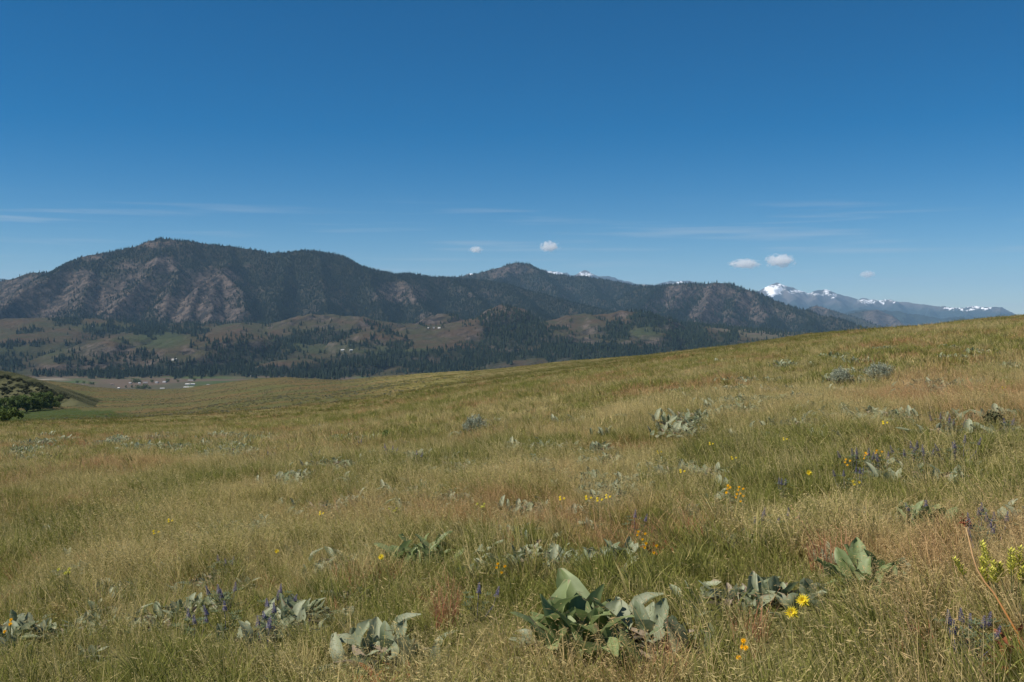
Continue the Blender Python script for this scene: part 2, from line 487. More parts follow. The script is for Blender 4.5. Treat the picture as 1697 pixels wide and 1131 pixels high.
# ------------------------------------------------------------------ valley floor: one sheet out to the horizon
VZ = -196.0
def valley_base(x, y):
    t = smooth(2900, 4800, y) * smooth(5900, 5250, y)
    return VZ + 150 * t * (1 - .33 * smooth(700, 1500, x))
xs = np.concatenate([[-30000, -15000, -8000], np.linspace(-4500, 4500, 300), [8000, 15000, 30000]])
ys = np.concatenate([[-8000, -5000, -1000, 400], np.linspace(1000, 5200, 240), [5400, 5800, 7000, 10000, 20000, 30000]])
X, Y = np.meshgrid(xs, ys)
Zv = valley_base(X, Y)
vp, vr = proj(X, np.maximum(Y, 10), Zv)
vz = np.zeros(X.shape + (3,), np.float32)
infr = (Y > 1000) & (Y < 5300)
vz[..., 0] = blobs(vp, vr, [(180, 613, 60, 3), (640, 625, 80, 3), (330, 626, 60, 2), (120, 633, 40, 2.5)], .4) * infr
vz[..., 1] = blobs(vp, vr, [(82, 629, 30, 1.6), (20, 612, 20, 5), (1215, 571, 30, 2.5)], .3) * infr
me = mesh_np('valley_floor', np.stack([X, Y, Zv], -1).reshape(-1, 3), grid_faces(len(ys), len(xs)), [M_VALLEY], True, {'zone': vz.reshape(-1, 3)})
tag(link('valley_floor', me), 'flat valley floor of pale fields', kind='structure')

# ------------------------------------------------------------------ foothills
# domes: crest px, crest row, distance, half width (px), half depth (m), sharpness
DOMES = [(60, 532, 4350, 170, 420, 1.2), (-120, 545, 4200, 160, 400, 1.2), (186, 563, 3560, 95, 260, 1.3), (140, 580, 3450, 110, 200, 1.3), (330, 566, 3560, 130, 280, 1.2),
         (391, 557, 3650, 85, 240, 1.2), (400, 538, 4250, 70, 240, 1.4), (270, 548, 4150, 90, 330, 1.1), (10, 562, 3850, 120, 300, 1.1), (544, 528, 4250, 125, 330, 1.4),
         (616, 551, 3750, 62, 220, 1.3), (480, 575, 3700, 90, 230, 1.2), (470, 596, 3300, 60, 150, 1.2), (725, 520, 4350, 55, 200, 1.4), (725, 545, 4000, 120, 330, 1.1), (800, 532, 4050, 110, 330, 1.1),
         (839, 514, 4150, 75, 300, 1.3), (880, 545, 3900, 100, 330, 1.1), (720, 572, 3650, 130, 220, 1.2), (905, 538, 4150, 70, 260, 1.3), (959, 529.5, 4250, 90, 300, 1.2), (1010, 527, 4200, 80, 330, 1.2),
         (1049, 523, 4250, 80, 360, 1.2), (1068, 551, 3850, 60, 260, 1.2), (1010, 560, 3750, 110, 260, 1.2), (1140, 567, 3900, 90, 260, 1.2), (970, 578, 3500, 110, 200, 1.2),
         (1270, 545, 4500, 120, 400, 1.2), (860, 594, 3350, 60, 130, 1.2), (600, 596, 3300, 40, 110, 1.2)]
def foothill_z(x, y):
    wx = x + (fbm(x / 260, y / 260, 4, 51) - .5) * 170; wy = y + (fbm(x / 260 + 9, y / 260, 4, 57) - .5) * 170
    b = valley_base(x, y)
    z = np.zeros_like(b)
    for (px, row, Y, w, dpt, k) in DOMES:
        cx = float(xat(px, row, Y)); top = float(zat(px, row, Y) - valley_base(0, Y))
        r2 = ((wx - cx) / (w * Y / F * .98)) ** 2 + ((wy - Y) / (dpt * 1.0)) ** 2
        hgt = top * np.clip(1 - r2, 0, 1) ** (k * .58)
        z = np.where(hgt > z, hgt + .15 * z * (1 - z / np.maximum(hgt, 1)), z + .15 * hgt * (1 - hgt / np.maximum(z, 1)))
    amp = smooth(3, 50, z)
    z = z + amp * ((ridged(x / 260, y / 260, 4, 61) - .45) * 34 + (fbm(x / 55, y / 55, 4, 71) - .5) * 15)
    return b + z + smooth(3000, 3300, y) * smooth(5000, 4700, y) * .6 - 3 * (1 - smooth(2800, 3100, y))
G_F = Grid(-2900, 2000, 2700, 5100, 9.0, foothill_z)
fp, fr = proj(G_F.X, G_F.Y, G_F.Z)
gy, gx = np.gradient(G_F.Z, G_F.d); steep = np.hypot(gx, gy); gx_f = gx
# woods on the foothills and the river flat: px, row, rx, ry, density
WOODS = [(115, 535, 32, 6, .8), (170, 548, 35, 9, .9), (50, 550, 26, 4, .9), (245, 548, 42, 10, 1), (315, 550, 40, 7, .8), (20, 571, 24, 6, 1), (63, 569, 12, 6, 1), (218, 567, 10, 4, 1), (135, 565, 12, 4, .8),
         (120, 600, 35, 9, .8), (190, 598, 60, 16, .55), (240, 590, 30, 12, .8), (390, 588, 55, 30, .85), (440, 592, 40, 20, .8), (320, 612, 95, 13, 1), (190, 621, 70, 7, .9), (90, 620, 40, 6, .7), (12, 606, 22, 9, 1),
         (505, 614, 120, 14, 1.1), (480, 562, 60, 4, .7), (515, 560, 75, 12, .8), (580, 555, 45, 10, .8), (595, 573, 25, 6, .9), (480, 584, 30, 14, .6), (660, 572, 20, 12, 1), (700, 589, 100, 8, .95), (780, 592, 80, 16, .95),
         (640, 605, 110, 12, .9), (700, 612, 100, 8, .9), (800, 563, 45, 20, .7), (850, 550, 70, 34, .95), (880, 592, 80, 14, .95), (960, 578, 75, 26, .95), (1010, 592, 110, 16, 1), (930, 556, 42, 10, .8), (1020, 550, 34, 20, .85),
         (1075, 533, 40, 14, .95), (1125, 563, 50, 24, 1), (1060, 588, 90, 18, 1), (1150, 580, 70, 14, 1), (1212, 560, 14, 8, .9), (1250, 556, 60, 5, .25), (1290, 550, 60, 5, .3), (760, 545, 60, 6, .25), (300, 585, 60, 12, .10)]
PASTURE = [(265, 562, 52, 16), (640, 583, 110, 5), (1068, 553, 26, 14), (480, 568, 40, 8), (60, 580, 120, 10, .55), (560, 577, 80, 6, .8), (180, 545, 60, 8, .6), (1270, 556, 60, 6, .6)]
CLEAR = [(185, 565, 70, 8), (310, 572, 60, 16), (390, 540, 35, 6), (620, 560, 40, 9), (540, 533, 80, 7), (720, 555, 60, 12), (940, 537, 50, 6), (960, 555, 40, 6), (660, 613, 40, 3), (880, 600, 30, 5), (1075, 556, 26, 12), (980, 566, 25, 5), (470, 602, 50, 6)]
def wood_mask(px, row):
    return np.clip(blobs(px, row, WOODS, .6, 13) - .8 * blobs(px, row, CLEAR, .5, 19), 0, 1)
zf = np.zeros(G_F.X.shape + (3,), np.float32)
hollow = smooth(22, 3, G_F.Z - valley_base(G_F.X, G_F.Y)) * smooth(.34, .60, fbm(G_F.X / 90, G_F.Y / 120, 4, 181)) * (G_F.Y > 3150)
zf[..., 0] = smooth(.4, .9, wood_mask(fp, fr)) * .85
zf[..., 0] = np.maximum(zf[..., 0], .60 * hollow)  # brushy hollows, painted darker to add shading to the knolls
zf[..., 1] = np.clip(smooth(.34, .62, steep) * .8 + blobs(fp, fr, [(165, 582, 55, 9, .8), (1085, 566, 35, 9, .9), (980, 572, 30, 10, .8), (850, 548, 25, 6, .7), (930, 588, 30, 6, .6), (840, 516, 14, 5, .8), (720, 526, 24, 8, .6)], .4), 0, 1)
zf[..., 2] = blobs(fp, fr, PASTURE, .5, 23) * (1 - .5 * zf[..., 1])
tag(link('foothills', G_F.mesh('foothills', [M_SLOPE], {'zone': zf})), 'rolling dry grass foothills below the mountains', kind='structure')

# ------------------------------------------------------------------ mountains: crest lines and spurs (px, row, distance)
def tent(x, y, lines, base, warp=90., seed=100, namp=60., nscale=420.):
    wx = x + (fbm(x / 330, y / 330, 4, seed) - .5) * warp * 2; wy = y + (fbm(x / 330 + 31, y / 330, 4, seed + 7) - .5) * warp * 2
    z = np.full(x.shape, -1e9); dist = np.full(x.shape, 1e9)
    for ln in lines:
        slope, pts = ln[0], ln[1]
        zl = np.full(x.shape, -1e9)
        P = [(float(xat(a, b, c)), c, float(zat(a, b, c))) for a, b, c in pts]
        for (x0, y0, z0), (x1, y1, z1) in zip(P[:-1], P[1:]):
            dx, dy = x1 - x0, y1 - y0
            t = np.clip(((wx - x0) * dx + (wy - y0) * dy) / (dx * dx + dy * dy), 0, 1)
            d = np.hypot(wx - x0 - t * dx, wy - y0 - t * dy)
            zz = z0 + (z1 - z0) * t - slope * d * (1 - .18 * np.clip(d / 1500, 0, 1))
            zl = np.maximum(zl, zz); dist = np.minimum(dist, d)
        kk = nscale * .07; q = np.clip(kk - np.abs(z - zl), 0, kk) / kk
        z = np.maximum(z, zl) + q * q * kk / 4 * smooth(40, 300, dist)
    k = smooth(20, 450, dist)
    z = z + k * ((ridged(x / nscale, y / nscale, 5, seed + 3) - .48) * namp * 2) + (fbm(x / 70, y / 70, 4, seed + 5) - .5) * namp * .35 * smooth(10, 120, dist)
    return np.maximum(z, base(x, y) - 12)

SKY_A = [(-160, 480, 6300), (0, 467, 6200), (30, 459, 6200), (60, 452, 6200), (87, 452.5, 6150), (123, 437, 5900), (144, 425, 5850), (168, 420.6, 5850), (192, 416, 5900), (228, 408.6, 5900), (250, 399.5, 5900), (271, 395.6, 5900), (301, 398, 5900), (337, 403.5, 5950), (391, 409, 6000),
         (430, 415, 6000), (439, 420, 6000), (475, 418, 6000), (499, 415.5, 6000), (517, 416, 6000), (556, 421.5, 6000), (571, 427.5, 6000), (592, 438.6, 6000), (622, 447.7, 6050), (650, 455, 6100), (676, 453, 6150), (701, 457.6, 6200), (749, 460, 6300), (800, 464, 6400),
         (850, 473, 6300), (900, 488, 6100), (960, 503, 5800), (1040, 522, 5400), (1110, 545, 5000)]
LA = [(.60, SKY_A),
      (.95, [(144, 425, 5850), (100, 449, 5560), (62, 468, 5330), (30, 490, 5150), (0, 512, 4950), (-40, 530, 4800)]),
      (.85, [(192, 416, 5900), (165, 445, 5560), (150, 470, 5300), (140, 500, 5050), (130, 525, 4850)]),
      (.75, [(271, 396, 5900), (268, 425, 5600), (235, 455, 5350), (215, 480, 5150), (190, 515, 4880)]),
      (.75, [(271, 396, 5900), (290, 440, 5550), (285, 470, 5300), (275, 505, 5000), (270, 530, 4850)]),
      (.85, [(391, 409, 6000), (378, 435, 5640), (362, 452, 5420), (350, 475, 5200), (342, 505, 4950), (340, 532, 4780)]),
      (.85, [(362, 452, 5420), (330, 475, 5180), (315, 505, 4950), (308, 530, 4800)]),
      (.85, [(362, 452, 5420), (392, 480, 5180), (402, 510, 4950)]),
      (.65, [(475, 418, 6000), (470, 450, 5680), (462, 485, 5350), (450, 520, 5000), (445, 545, 4800)]),
      (.65, [(517, 416, 6000), (535, 450, 5700), (545, 485, 5400), (548, 520, 5050)]),
      (.65, [(592, 438, 6000), (620, 470, 5700), (632, 495, 5450), (640, 520, 5150), (645, 545, 4850)]),
      (.75, [(650, 455, 6100), (682, 478, 5800), (700, 500, 5500), (715, 525, 5150)]),
      (.65, [(749, 460, 6300), (775, 480, 6000), (800, 500, 5650), (820, 525, 5200)]),
      (.65, [(850, 473, 6300), (880, 500, 5800), (900, 525, 5200)])]
SKY_B = [(640, 470, 8600), (701, 462, 8600), (749, 461, 8600), (775, 457, 8500), (794, 453.7, 8500), (818, 447.7, 8500), (845, 437.7, 8500), (863, 435, 8500), (878, 438.6, 8500), (899, 447.7, 8500), (920, 455, 8450), (941, 458, 8400), (962, 457.6, 8400), (986, 461, 8400), (1010, 465, 8400),
         (1034, 470, 8300), (1056, 474, 8200), (1080, 476, 8100), (1130, 500, 7600)]
LB = [(.60, SKY_B), (.65, [(845, 438, 8500), (830, 460, 8050), (835, 480, 7600), (860, 505, 7000)]), (.65, [(878, 438, 8500), (905, 465, 8000), (930, 490, 7400), (975, 515, 6700), (1010, 530, 6200)]),
      (.65, [(962, 458, 8400), (985, 480, 7900), (1010, 505, 7200), (1040, 528, 6400)]), (.65, [(1034, 470, 8300), (1048, 495, 7700), (1060, 520, 6900)])]
SKY_C = [(1040, 485, 7600), (1060, 476, 7500), (1080, 475, 7400), (1101, 472, 7300), (1120, 471, 7250), (1143, 469.6, 7200), (1170, 470, 7150), (1188, 467.8, 7100), (1203, 470, 7100), (1221, 477, 7050), (1251, 485, 7000), (1278, 496, 6900), (1320, 509, 6750), (1380, 526, 6500), (1430, 541, 6200), (1480, 556, 5900)]
LC = [(.62, SKY_C), (.8, [(1101, 472, 7300), (1080, 490, 6950), (1062, 512, 6500), (1055, 532, 6000)]), (.8, [(1143, 470, 7200), (1122, 492, 6850), (1105, 515, 6400), (1090, 540, 5800)]),
      (.8, [(1188, 468, 7100), (1168, 495, 6700), (1158, 520, 6250), (1165, 545, 5700)]), (.8, [(1221, 477, 7050), (1215, 500, 6700), (1205, 525, 6250), (1200, 548, 5700)]),
      (.8, [(1251, 485, 7000), (1262, 510, 6600), (1270, 530, 6200), (1275, 550, 5700)]), (.8, [(1320, 509, 6750), (1335, 528, 6400), (1345, 550, 5800)])]
SKY_E = [(1290, 525, 10500), (1330, 513, 10500), (1350, 506, 10400), (1368, 510.8, 10300), (1410, 524, 10000), (1440, 533, 9700), (1480, 548, 9200)]
LE = [(.7, SKY_E), (.8, [(1350, 506, 10400), (1345, 525, 9900), (1350, 540, 9400)]), (.8, [(1368, 511, 10300), (1385, 530, 9800)])]
SKY_F = [(1380, 525, 13500), (1425, 517, 13300), (1450, 513, 13200), (1465, 518, 13200), (1485, 532, 12800), (1520, 545, 12500)]
LF = [(.6, SKY_F), (.7, [(1450, 513, 13200), (1455, 535, 12400)])]

def mountain(name, label, lines, base, ext, d, forest, rockspec, seed, nscale=420., namp=60., thick=13.0, rockslope=(.62, .95), gscale=1.0):
    G = Grid(*ext, d, lambda x, y: tent(x, y, lines, base, 60, seed, namp, nscale))
    px, row = proj(G.X, G.Y, G.Z)
    gy, gx = np.gradient(G.Z, G.d); st = np.hypot(gx, gy)
    nz = fbm(G.X / 120, G.Y / 120, 4, seed + 40); nz2 = fbm(G.X / 500, G.Y / 500, 3, seed + 50)
    rock = blobs(px, row, rockspec, .45, seed + 60)
    bare = np.clip(rock * 1.25 + (nz - .5) * 1.6 * smooth(.05, .4, rock), 0, 1)
    bare = np.clip(np.maximum(bare, smooth(.58, .72, nz2) * .32 * smooth(.45, .62, nz)), 0, 1)
    bare = np.maximum(bare, smooth(*rockslope, st) * .8 * smooth(.1, .5, rock))
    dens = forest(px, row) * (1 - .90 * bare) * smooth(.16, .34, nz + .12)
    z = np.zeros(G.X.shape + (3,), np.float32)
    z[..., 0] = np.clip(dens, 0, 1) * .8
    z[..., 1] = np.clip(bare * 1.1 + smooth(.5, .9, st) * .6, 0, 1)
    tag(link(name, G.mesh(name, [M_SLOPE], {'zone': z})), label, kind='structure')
    # where its trees stand
    n = int((ext[1] - ext[0]) * (ext[3] - ext[2]) / thick ** 2)
    tx = RNG.uniform(ext[0], ext[1], n); ty = RNG.uniform(ext[2], ext[3], n)
    tz = G.at(tx, ty); de = G.at(tx, ty, dens)
    tp, tr = proj(tx, ty, tz)
    ok = (RNG.random(n) < de) & (tp > -90) & (tp < 1790) & (tz > base(tx, ty) - 8) & visible(G, tx, ty, tz)
    return G, np.stack([tx, ty, tz], 1)[ok]

def visible(G, tx, ty, tz, marg=14.):
    """drop trees far behind the crest: march a few steps towards the camera"""
    vis = np.ones(len(tx), bool)
    for s in (.995, .985, .97, .95, .92):
        gx_, gy_ = tx * s, ty * s
        zl = H + (tz + marg - H) * s
        inside = (gy_ > G.y[0]) & (gx_ > G.x[0]) & (gx_ < G.x[-1])
        vis &= ~(inside & (G.at(gx_, gy_) > zl))
    return vis

def conifers(pts, name, label, hmin, hmax, sides=5, tiers=2, kind='stuff', mat=None):
    """a wood too far and too thick to count: one mesh of many small spires"""
    n = len(pts); h = RNG.uniform(hmin, hmax, n) * RNG.choice([1, 1, .75, 1.15], n)
    an = np.arange(sides) * 2 * math.pi / sides
    V = []; Fs = []; T = []; off = 0
    tint = np.clip(RNG.normal(.45, .28, n), 0, 1)
    for t in range(tiers):
        b0 = [.06, .45][t] if tiers == 2 else .05
        t0 = [.72, 1.0][t] if tiers == 2 else 1.0
        r = h * RNG.uniform(.20, .30, n) * ([1, .62][t])
        ro = RNG.uniform(0, 6.28, n)
        jit = RNG.uniform(.75, 1.25, (n, sides))
        ring = np.stack([pts[:, None, 0] + r[:, None] * jit * np.cos(an + ro[:, None]), pts[:, None, 1] + r[:, None] * jit * np.sin(an + ro[:, None]), np.broadcast_to((pts[:, 2] + h * b0)[:, None], (n, sides)) + h[:, None] * RNG.uniform(-.06, .06, (n, sides))], -1)
        top = np.stack([pts[:, 0] + h * RNG.normal(0, .015, n), pts[:, 1], pts[:, 2] + h * t0], -1)[:, None]
        v = np.concatenate([ring, top], 1)
        i = np.arange(n)[:, None] * (sides + 1) + off; j = np.arange(sides)[None]
        Fs.append(np.stack([i + j, i + (j + 1) % sides, np.broadcast_to(i + sides, (n, sides))], -1).reshape(-1, 3))
        V.append(v.reshape(-1, 3)); off += n * (sides + 1)
        T.append(np.repeat(tint, sides + 1))
    me = mesh_np(name, np.concatenate(V), [np.concatenate(Fs)], [mat or M_CONIFER], False, {'tint': np.concatenate(T)})
    return tag(link(name, me), label, kind=kind)

vb = lambda x, y: VZ + 0 * x
ROCK_A = [(60, 490, 75, 30), (40, 510, 60, 22), (130, 465, 40, 16), (150, 425, 22, 8, .8), (190, 500, 60, 26, .75), (270, 440, 30, 14, .75), (230, 475, 55, 22, .6), (350, 480, 48, 34, .95), (345, 520, 55, 20, 1), (300, 510, 40, 24, .8), (412, 442, 8, 3, .9), (660, 487, 40, 17, .95), (690, 492, 18, 12, .9), (250, 405, 60, 6, .6), (220, 440, 40, 10, .5), (410, 490, 22, 14, .5), (720, 525, 26, 8, .6), (800, 487, 30, 6, .4)]
fa = lambda px, row: np.clip(.82 + .3 * smooth(400, 520, px), 0, 1)
GA, TA = mountain('forested_mountain', 'broad dark forested mountain with rocky cliffs on the left', LA, vb, (-3900, 1300, 4500, 6900), 10., fa, ROCK_A, 200, thick=9.0)
conifers(TA, 'mountain_forest', 'dark conifer forest covering the broad mountain', 9, 16)
ROCK_B = [(845, 447, 40, 8, .8), (830, 455, 30, 6, .5), (925, 480, 30, 6, .35)]
GB, TB = mountain('rounded_mountain', 'rounded forested summit behind the broad mountain', LB, vb, (-1700, 1800, 6000, 9400), 14., lambda px, row: .95 + 0 * px, ROCK_B, 300, thick=13.0)
conifers(TB, 'distant_forest', 'dark conifer forest around the rounded summit', 13, 21, tiers=1)
ROCK_C = [(1130, 485, 26, 12, .9), (1110, 500, 20, 14, .9), (1180, 500, 22, 30, 1), (1170, 525, 24, 20, 1), (1195, 485, 22, 14, .95), (1235, 505, 20, 22, .9), (1255, 520, 22, 16, .8), (1180, 548, 20, 8, .9), (1085, 510, 20, 12, .6), (1290, 522, 25, 10, .5), (1215, 530, 20, 14, .7)]
GC, TC = mountain('striped_ridge', 'long ridge of reddish open slopes between forested gullies', LC, vb, (600, 2900, 5300, 8000), 12., lambda px, row: .92 + 0 * px, ROCK_C, 400, thick=11.5)
conifers(TC, 'gully_forest', 'conifers filling the gullies of the reddish ridge', 13, 21, tiers=1)
GE, TE = mountain('back_ridge', 'hazy half bare ridge behind the reddish ridge', LE, vb, (2200, 4300, 8600, 11500), 22., lambda px, row: .85 + 0 * px, [(1358, 512, 14, 7, .9), (1370, 525, 18, 9, .7)], 500, thick=24.0)
conifers(TE, 'back_ridge_forest', 'hazy conifers on the ridge behind the reddish ridge', 15, 22, tiers=1, sides=4)
GH, TH = mountain('tan_hill', 'tan bare hill in the hazy gap on the right', LF, vb, (3900, 6600, 11600, 14500), 30., lambda px, row: smooth(1452, 1420, px) * .9, [(1462, 528, 30, 20, 1)], 600, thick=26.0)
conifers(TH, 'tan_hill_forest', 'hazy conifers beside the tan hill', 15, 22, tiers=1, sides=4)

# ------------------------------------------------------------------ far snowy range
SKY_D = [(1190, 500, 24000), (1230, 488, 24000), (1251, 483.7, 24000), (1269, 475.6, 24000), (1282, 471, 24000), (1293, 467.5, 24000), (1299, 471, 24000), (1304, 473, 24000), (1318, 479, 24000), (1332, 483.7, 24000), (1338, 486, 24000), (1347, 482, 24000), (1356, 480.7, 24000), (1367, 479.5, 24000), (1380, 485, 24000), (1404, 491, 24000),
         (1422, 496.7, 23800), (1431, 493, 23600), (1445, 495.5, 23600), (1458, 498, 23500), (1466, 496.5, 23500), (1476, 495.4, 23500), (1491, 500, 23400), (1530, 504, 23000), (1573, 508.7, 22500), (1600, 510.8, 22300), (1610, 508, 22200), (1618, 506, 22200), (1636, 509, 22000), (1657, 509, 22000), (1678, 520, 21800), (1710, 530, 21800), (1800, 535, 21800)]
LD = [(.65, SKY_D), (.8, [(1293, 467.5, 24000), (1286, 482, 23000), (1270, 496, 22000)]), (.8, [(1299, 471, 24000), (1312, 486, 23000), (1320, 500, 22000)]), (.7, [(1367, 480, 24000), (1385, 495, 22800), (1395, 512, 21500)]), (.7, [(1356, 481, 24000), (1345, 497, 22600)]),
      (.7, [(1431, 493, 23600), (1425, 508, 22300)]), (.7, [(1476, 495, 23500), (1490, 510, 22300), (1500, 522, 21300)]), (.7, [(1530, 504, 23000), (1545, 518, 21800)]), (.7, [(1600, 511, 22300), (1600, 524, 21200)]), (.7, [(1657, 509, 22000), (1650, 526, 21000)])]
def snowy(name, label, lines, ext, d, snowspec, seed, namp=75., sl=0.0):
    G = Grid(*ext, d, lambda x, y: tent(x, y, lines, lambda a, b: -150 + 0 * a, 120, seed, namp, 900.) + (ridged(x / 300, y / 300, 4, seed + 11) - .5) * 30)
    px, row = proj(G.X, G.Y, G.Z)
    z = np.zeros(G.X.shape + (3,), np.float32)
    z[..., 0] = smooth(492, 506, row - (px - 1300) * .055 + (fbm(G.X / 400, G.Y / 400, 3, seed) - .5) * 16)
    z[..., 1] = blobs(px * 2.2, row * 1.6, [(a * 2.2, b * 1.6, c * 2.2, e * 1.6, w) for a, b, c, e, w in snowspec], .5, seed + 2)
    return tag(link(name, G.mesh(name, [M_SNOW], {'zone': z})), label, kind='structure')
snowy('snowy_range', 'far bluish mountain range with snowy summits on the right', LD, (4200, 13500, 20500, 25000), 42.,
      [(1283, 481, 17, 10, .74), (1296, 474, 9, 5, .66), (1278, 488, 8, 4, .7), (1318, 484, 16, 3, .6), (1340, 486, 10, 3, .5), (1369, 482, 7, 4, .68), (1360, 488, 18, 3, .5), (1380, 490, 8, 6, .5), (1440, 499, 24, 6, .52), (1462, 501, 8, 5, .5), (1478, 498, 8, 5, .52), (1580, 511, 18, 4, .5), (1622, 509, 26, 6, .54), (1600, 513, 20, 4, .45)], 700)
SKY_D2 = [(880, 467.4, 24500), (899, 447.4, 24500), (906, 446.4, 24500), (912, 448.9, 24500), (921, 449.4, 24500), (930, 451.4, 24500), (939, 450.9, 24500), (950, 456.4, 24500), (961, 452.4, 24500), (968, 448.9, 24500), (974, 446.9, 24500), (981, 449.4, 24500), (988, 455.4, 24500), (996, 458.4, 24500), (1003, 457.4, 24500), (1013, 456.9, 24500), (1022, 461.4, 24500), (1032, 464.4, 24500), (1055, 471.4, 24500), (1068, 470.4, 24500), (1085, 472.4, 24500), (1100, 468.4, 24500), (1112, 465.9, 24500), (1125, 466.0, 24500), (1140, 465.4, 24500), (1155, 468.4, 24500), (1190, 487.4, 24500)]
snowy('snowy_summits', 'tips of far snowy summits above the forested ridge', [(.9, SKY_D2)], (300, 5800, 23300, 25300), 30., [(915, 453, 24, 4, .66), (970, 454, 16, 6, .52), (1008, 463, 18, 2, .1), (1066, 474, 12, 2, .6), (1120, 470, 24, 2.2, .62)], 760, namp=30)
SKY_D3 = [(700, 470, 16500), (734, 460.5, 16500), (742, 457.5, 16500), (752, 459.5, 16500), (765, 458, 16500), (778, 453.5, 16500), (792, 453, 16500), (815, 462, 16500)]
snowy('pale_ridge', 'pale far ridge showing behind the rounded summit', [(.9, SKY_D3)], (-1700, -100, 15900, 17200), 30., [(740, 459, 9, 3, .8), (780, 456, 20, 2.5, .55)], 780, namp=20)
SKY_D4 = [(-160, 455, 19500), (-40, 457, 19500), (0, 459.5, 19500), (14, 463, 19500), (30, 468, 19500), (60, 480, 19500)]
snowy('blue_far_hill', 'blue far hill at the left edge', [(.6, SKY_D4)], (-12500, -8800, 18500, 20500), 60., [(-500, 400, 1, 1, 0)], 790, namp=20)
SKY_G = [(1300, 540, 16000), (1390, 520, 16000), (1430, 512, 16500), (1500, 517, 16500), (1560, 527, 16000), (1600, 524, 16500), (1660, 528, 16000), (1720, 535, 16000)]
snowy('hazy_ridge', 'low blue hazy ridge in front of the snowy range', [(.55, SKY_G), (.6, [(1500, 517, 16500), (1490, 535, 15000)]), (.6, [(1430, 512, 16500), (1440, 530, 15000)])], (3800, 9200, 14000, 17500), 40., [(-500, 400, 1, 1, 0)], 800, namp=40)

# ------------------------------------------------------------------ woods of the foothills and the river flat
n = 165000
tx = RNG.uniform(-2800, 1900, n); ty = RNG.uniform(2650, 5000, n)
inF = ty > 2760
tz = np.where(inF, np.maximum(G_F.at(tx, ty), valley_base(tx, ty)), valley_base(tx, ty))
tp, tr = proj(tx, ty, tz)
mk = wood_mask(tp, tr)
gxs = G_F.at(tx, ty, gx_f); mk = np.maximum(mk, .42 * G_F.at(tx, ty, hollow)); mk = np.maximum(mk, .55 * smooth(.44, .60, fbm(tx / 150, ty / 110, 4, 97)) * smooth(.02, .22, -gxs) * (ty > 3050))
clump = smooth(.30, .52, fbm(tx / 70, ty / 70, 3, 91) + .12 * mk)
lone = .016 * smooth(.5, .7, fbm(tx / 300, ty / 300, 3, 95)) * (ty > 3100)
ok = (RNG.random(n) < np.maximum(smooth(.15, .9, mk) * clump * .55, lone)) & (tp > -70) & (tp < 1500) & visible(G_F, tx, ty, tz, 18)
T = np.stack([tx, ty, tz], 1)[ok]; TP, TR = tp[ok], tr[ok]
crest_row = np.interp(TP, PXS, CREST)
keep = TR - 28 * 1650 / T[:, 1] < crest_row + 2
T, TP, TR, crest_row = T[keep], TP[keep], TR[keep], crest_row[keep]
order = np.argsort(T[:, 1] + RNG.uniform(0, 160, len(T)))
front = order[(TR[order] < crest_row[order] + 3)][:210]
rest = np.setdiff1d(np.arange(len(T)), front)
conifers(T[rest], 'valley_woods', 'dark conifer woods along the river and over the foothills', 10, 20, mat=M_VALLEYCON)

def spire_tree(h, seed):
    """a tall conifer with layered, ragged boughs"""
    r = np.random.default_rng(seed)
    crown = MB(); k = 7
    R = h * r.uniform(.16, .2)
    for t in range(9):
        f = t / 9
        zb = h * (.12 + .83 * f); rr = R * (1 - f) ** .85 * r.uniform(.85, 1.15) + .15
        zt = zb + h * .20 * (1 - .4 * f)
        an = np.arange(k) * 2 * math.pi / k + r.uniform(0, 6)
        jr = rr * r.uniform(.6, 1.25, k)
        ring = np.stack([jr * np.cos(an), jr * np.sin(an), zb - .25 * rr * r.uniform(0, 1.4, k)], 1)
        v = np.concatenate([ring, [[r.normal(0, .1), r.normal(0, .1), min(zt, h)]]])
        crown.add(v, [(i, (i + 1) % k, k) for i in range(k)], np.concatenate([r.uniform(.2, .9, k), [.3]]))
    tr_ = MB(); tr_.tube([(0, 0, -1), (0, 0, h * .5), (0, 0, h * .93)], [h * .018, h * .012, .05], 6)
    return tr_.mesh('trunk', [M_WOOD]), crown.mesh('crown', [M_VALLEYCON])
SP = [spire_tree(h, 40 + i) for i, h in enumerate((27, 24, 21, 18, 29))]
def where_word(px):
    w = ['at the far left edge', 'left of the white sheds', 'behind the white sheds', 'left of the middle', 'below the wooded slope', 'below the domed hill', 'right of the domed hill', 'below the green knoll', 'at the right end of the river line']
    return w[int(np.searchsorted([60, 230, 370, 500, 620, 740, 880, 1020], px))]
for q, i in enumerate(front):
    v = int(RNG.integers(0, 5))
    o = bpy.data.objects.new('conifer', None); COL.objects.link(o)
    o.location = T[i]; o.rotation_euler = (0, 0, float(RNG.uniform(0, 6.28)))
    s = float(RNG.uniform(.8, 1.1)); o.scale = (s * 1.1, s * 1.1, s)
    link('trunk', SP[v][0], o); link('crown', SP[v][1], o)
    wd = where_word(TP[i])
    tag(o, 'dark spired conifer in the front of the river line ' + wd, 'tree', 'river line conifers ' + wd)

